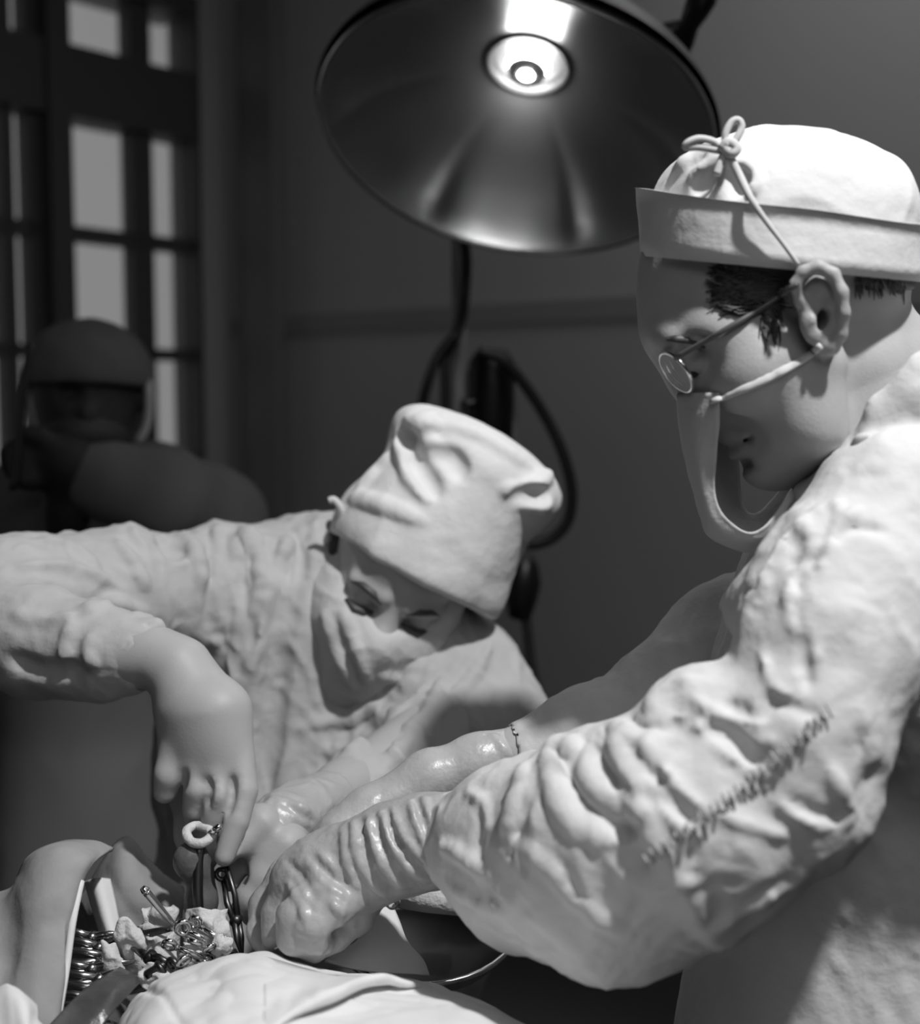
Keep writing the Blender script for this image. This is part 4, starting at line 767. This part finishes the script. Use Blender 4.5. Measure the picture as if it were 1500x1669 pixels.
L4 = [[(-60, 1640, .87), (0, 1605, .87), (20, 1608, .865), (40, 1625, .86), (60, 1640, .87)], [(-60, 1670, .85), (0, 1640, .85), (22, 1640, .845), (45, 1655, .84), (75, 1690, .85)], [(-60, 1750, .82), (0, 1740, .82), (30, 1740, .815), (60, 1750, .81), (90, 1760, .82)]]
tag(sheet('corner_towel', L4, M['drape'], None, 7, .005, lambda Q: .004 * ridged(Q, 18, 18, 18, 1)), 'bright crumpled towel in the lower left corner', 'towel')
# the deep bed of the field under everything
bed = SDF((90, 1480, 720, 1760, .92, 1.24), .004); bed.pe(290, 1682, 1.09, 115, 75, .035, 10, .02); bed.pe(470, 1690, 1.12, 110, 60, .04, 0, .02); bed.pe(150, 1690, 1.03, 60, 50, .05, 0, .02)
tag(bed.build('wound_field', M['tissue'], None, lambda V, N: .006 * ridged(V, 25, 25, 25, 7) + .003 * perlin(V * 60)), 'dark wet open wound among gauze and clamps', 'wound')
# gauze
def gauze(name, x, y, d, rx, ry, label, seed, ang=0, m='gauze'):
    rg = random.Random(seed); ca, sa = math.cos(math.radians(ang)), math.sin(math.radians(ang)); rows = []
    for i in range(5):
        row = []
        for j in range(5):
            u, v = (j - 2) / 2, (i - 2) / 2; k = 1 / max(1, math.hypot(u, v)) ** .6
            px = rx * (u * k + rg.uniform(-.22, .22)); py = ry * (v * k + rg.uniform(-.22, .22)); z = R(min(rx, ry), d) * (.9 * (u * u + v * v) * .6 - .6 + rg.uniform(-.35, .35))
            row.append((x + px * ca - py * sa, y + px * sa + py * ca, d + z))
        rows.append(row)
    return tag(sheet(name, rows, M[m], None, 5, .0025, lambda Q: .0035 * creases(Q, 60, seed)), label, 'gauze', 'gauze pads packed into the wound')
gauze('gauze_pad', 338, 1514, 1.035, 34, 40, 'rounded white gauze ball below the bare hand', 3)
gauze('gauze_pad', 258, 1500, 1.05, 30, 26, 'small white gauze tuft beside the long probe', 5)
gauze('gauze_pad', 215, 1548, 1.03, 22, 48, 'long white gauze strip left of the bright clamps', 8, -14)
gauze('gauze_pad', 185, 1570, 1.02, 16, 36, 'narrow gauze strip nearest the hanging cloth hem', 12, -12)
gauze('gauze_pad', 262, 1556, 1.03, 34, 36, 'grey gauze wad between the strips and the bright clamps', 15)
gauze('gauze_pad', 312, 1558, 1.012, 24, 16, 'white gauze shred under the bright clamp rings', 18, 30)
gauze('gauze_pad', 362, 1540, 1.0, 18, 16, 'small pale gauze corner at the edge of the bright sheet', 22)
LG = [[(612, 1488, 1.045), (622, 1478, 1.05), (640, 1480, 1.06)], [(596, 1515, 1.03), (620, 1510, 1.035), (652, 1505, 1.05)], [(572, 1540, 1.02), (612, 1540, 1.025), (664, 1535, 1.045)], [(536, 1552, 1.01), (590, 1562, 1.015), (690, 1566, 1.03)], [(530, 1566, 1.0), (590, 1582, 1.01), (700, 1590, 1.025)]]
tag(sheet('gauze_cloth', LG, M['drape'], None, 7, .003, lambda Q: .004 * creases(Q, 22, 5)), 'pale gauze cloth folded over the near lip of the steel dish', 'gauze')
gauze('gauze_pad', 255, 1595, .985, 26, 22, 'white knotted gauze end at the left tip of the bright sheet', 27, 10)
# clamps
def clamp(name, rings, box_, tip, label, rr=14, group='clamps around the wound', m='chrome'):
    o = thing(name, (0, 0, 0), label, 'clamp', group); b = P(*box_); t = P(*tip)
    for i, rg in enumerate(rings):
        c = P(*rg); dirv = (b - c).normalized(); side = dirv.cross(Vector((random.uniform(-.7, .7), 1, random.uniform(-.5, .9)))).normalized(); r = R(rr, rg[2])
        cen = c; f = MB(); f.tube([cen + (dirv * math.cos(q_) + side * math.sin(q_)) * r for q_ in np.linspace(0, 2 * math.pi, 21)[:-1]], .0021, 8, True); ring = f.build('finger_ring', M[m], o)
        MB().tube([cen + dirv * r, cen.lerp(b, .6) + side * .003 * (1 - 2 * i), b + side * .0015 * (1 - 2 * i)], [.0022, .0026, .003], 8).build('shank', M[m], o)
        MB().tube([b - side * .0015 * (1 - 2 * i), b.lerp(t, .5) - side * .002 * (1 - 2 * i), t], [.003, .0024, .0012], 8).build('jaw', M[m], o)
    mb = MB(); mb.lathe([(0, -.004), (.0045, -.004), (.005, 0), (.0045, .004), (0, .004)], b, (.2, 1, .2), 12); mb.build('box_joint', M[m], o); return o
clamp('clamp', [(298, 1512, 1.0), (318, 1536, .985)], (352, 1552, 1.01), (374, 1562, 1.03), 'shiny clamp whose rings glint above the bright sheet, uppermost of three', 11)
clamp('clamp', [(276, 1540, .99), (300, 1566, .98)], (334, 1568, 1.0), (352, 1576, 1.01), 'shiny clamp with rings lowest of the three above the bright sheet', 10)
clamp('clamp', [(318, 1504, 1.02), (342, 1545, .99)], (368, 1548, 1.02), (388, 1556, 1.04), 'shiny clamp under the gauze ball, rightmost of three', 9)
clamp('clamp', [(262, 1578, .985), (282, 1572, .985)], (245, 1560, 1.0), (215, 1545, 1.02), 'dark clamp lying below the grey gauze wad', 10, m='dsteel')
clamp('clamp', [(366, 1398, 1.075), (362, 1425, 1.08)], (385, 1500, 1.06), (395, 1560, 1.05), 'upright forceps clamp gripped by the gloved hand', 9, m='dsteel')
ORD = ('topmost', 'second', 'third', 'fourth', 'fifth', 'sixth', 'lowest')
for i in range(7):
    y = 1520 + i * 18; d = 1.055 - i * .012
    clamp('clamp', [(84 - i * 3, y - 8, d), (82 - i * 3, y + 6, d - .004)], (150 + (i % 3) * 12, y + 8 - i, d - .002), (205 + (i % 2) * 14, y + 2 - i * 3, d), ORD[i] + ' of the clamps lying side by side behind the hanging cloth hem', 8, 'row of clamps behind the hem', 'steel')
pr = thing('probe', (0, 0, 0), 'long thin steel probe rising from the clamps beside the gauze', 'probe')
ptube([(237, 1452, 1.0, 7), (262, 1482, 1.005, 6), (290, 1514, 1.01, 3.5), (310, 1536, 1.015, 2.5)], 0, 10, 5, flat=.6).build('handle', M['steel'], pr); ptube([(232, 1447, .999, 5), (238, 1453, 1.0, 8)], 0, 10, 3).build('tip', M['chrome'], pr)
tag(ptube([(165, 1546, 1.04, 3), (205, 1528, 1.035, 4), (255, 1516, 1.03, 4), (275, 1516, 1.02, 3)], 0, 8, 6).build('suture_thread', M['black']), 'dark curved thread crossing the gauze beside the probe', 'thread')
rt = thing('retractor', (0, 0, 0), 'broad dull metal retractor blade in the lower left foreground', 'retractor')
sheet('blade', [[(196, 1582, .97), (214, 1592, .955), (224, 1604, .955)], [(145, 1612, .93), (172, 1630, .915), (184, 1650, .91)], [(90, 1665, .90), (122, 1690, .89), (142, 1715, .885)], [(40, 1720, .87), (72, 1750, .86), (96, 1785, .855)]], M['tissue'], rt, 6, .006); ptube([(240, 1590, .985, 9), (258, 1578, .985, 8), (268, 1572, .988, 7)], 0, 10, 4).build('handle', M['dsteel'], rt)
tl = thing('tongs', (0, 0, 0), 'pale metal tong arm slanting across the lower left corner', 'tongs')
ptube([(90, 1668, .93, 9), (125, 1630, .95, 8), (165, 1600, .97, 6)], 0, 10, 5, flat=.5).build('arm', M['steel'], tl); ptube([(110, 1675, .93, 8), (140, 1645, .945, 7), (170, 1605, .97, 5)], 0, 10, 5, flat=.5).build('arm', M['dsteel'], tl)
# instrument in the bare hand: needle holder with pale ring and a dark form for the shaded thumb
nd = thing('needle_holder', (0, 0, 0), 'instrument with a white ring held in the bare fingers', 'instrument')
MB().tube([P(*k) for k in crom([(304, 1356, 1.07), (312, 1372, 1.062), (330, 1374, 1.06), (345, 1362, 1.066), (338, 1350, 1.075), (318, 1346, 1.08)], 5, True)], R(8, 1.07), 8, True).build('ring', M['gauze'], nd)
MB().tube([P(344, 1358, 1.066), P(352, 1351, 1.06), P(360, 1346, 1.058)], R(6, 1.06), 10).build('hinge', M['chrome'], nd); ptube([(326, 1375, 1.066, 9), (322, 1440, 1.06, 9), (325, 1500, 1.055, 8)], 0, 10, 4).build('shaft', M['dsteel'], nd)
sw = thing('thumb_shade', (0, 0, 0), 'added dark form for the shaded thumb under the bare fingertips', 'swab'); z = SDF((270, 1350, 370, 1520, 1.0, 1.14), .0026); z.pe(312, 1402, 1.07, 30, 32, .013, 20, .01); z.chain([(328, 1425, 1.075, 22), (328, 1470, 1.075, 24), (325, 1500, 1.07, 20)], .01); z.build('pad', M['tissue'], sw)  # dark form added where the thumb lies in shade
# suture needle in the surgeon's fist
tag(ptube([(446, 1548, .965, 2.5), (462, 1541, .95, 2.5), (480, 1533, .945, 2)], 0, 8, 4).build('suture_needle', M['chrome']), 'tiny bright needle held under the gloved fist', 'needle')
# dish, roll and knob at right
dish = thing('kidney_dish', (0, 0, 0), 'dark steel kidney dish behind the gloved fist', 'dish')
dc = P(690, 1500, 1.12); MB().lathe([(0, -.035), (.045, -.033), (.07, -.02), (.082, .0), (.084, .001), (.08, -.004), (.066, -.024), (.042, -.037), (0, -.039)], dc, (.05, -.25, 1), 40).build('bowl', M['dsteel'], dish)
MB().tube([Vector(dc) + Vector((math.cos(k) * .083, math.sin(k) * .081, -.02 * -math.sin(k) - .0)) for k in np.linspace(0, 2 * math.pi, 41)[:-1]], .0026, 8, True).build('rolled_rim', M['steel'], dish)
rl = thing('gauze_roll', (0, 0, 0), 'pale bandage roll lying above the steel dish under the sleeve', 'bandage')
MB().tube([P(650, 1452, 1.09), P(700, 1458, 1.085), P(772, 1466, 1.08)], [R(27, 1.09), R(29, 1.085), R(28, 1.08)], 24).build('roll', M['gauze'], rl); MB().lathe([(.0, -.0005), (.010, -.0005), (.010, .001), (0, .001)], P(649, 1452, 1.09), P(649, 1452, 1.09) - P(700, 1458, 1.085), 20).build('core', M['drape2'], rl)
tag(MB().lathe([(0, -.006), (.003, -.0052), (.0052, -.003), (.006, 0), (.0052, .003), (.003, .0052), (0, .006)], P(640, 1470, .985), (0, 0, 1), 20).build('metal_bead', M['chrome']), 'small bright metal knob below the glove wrist', 'knob')
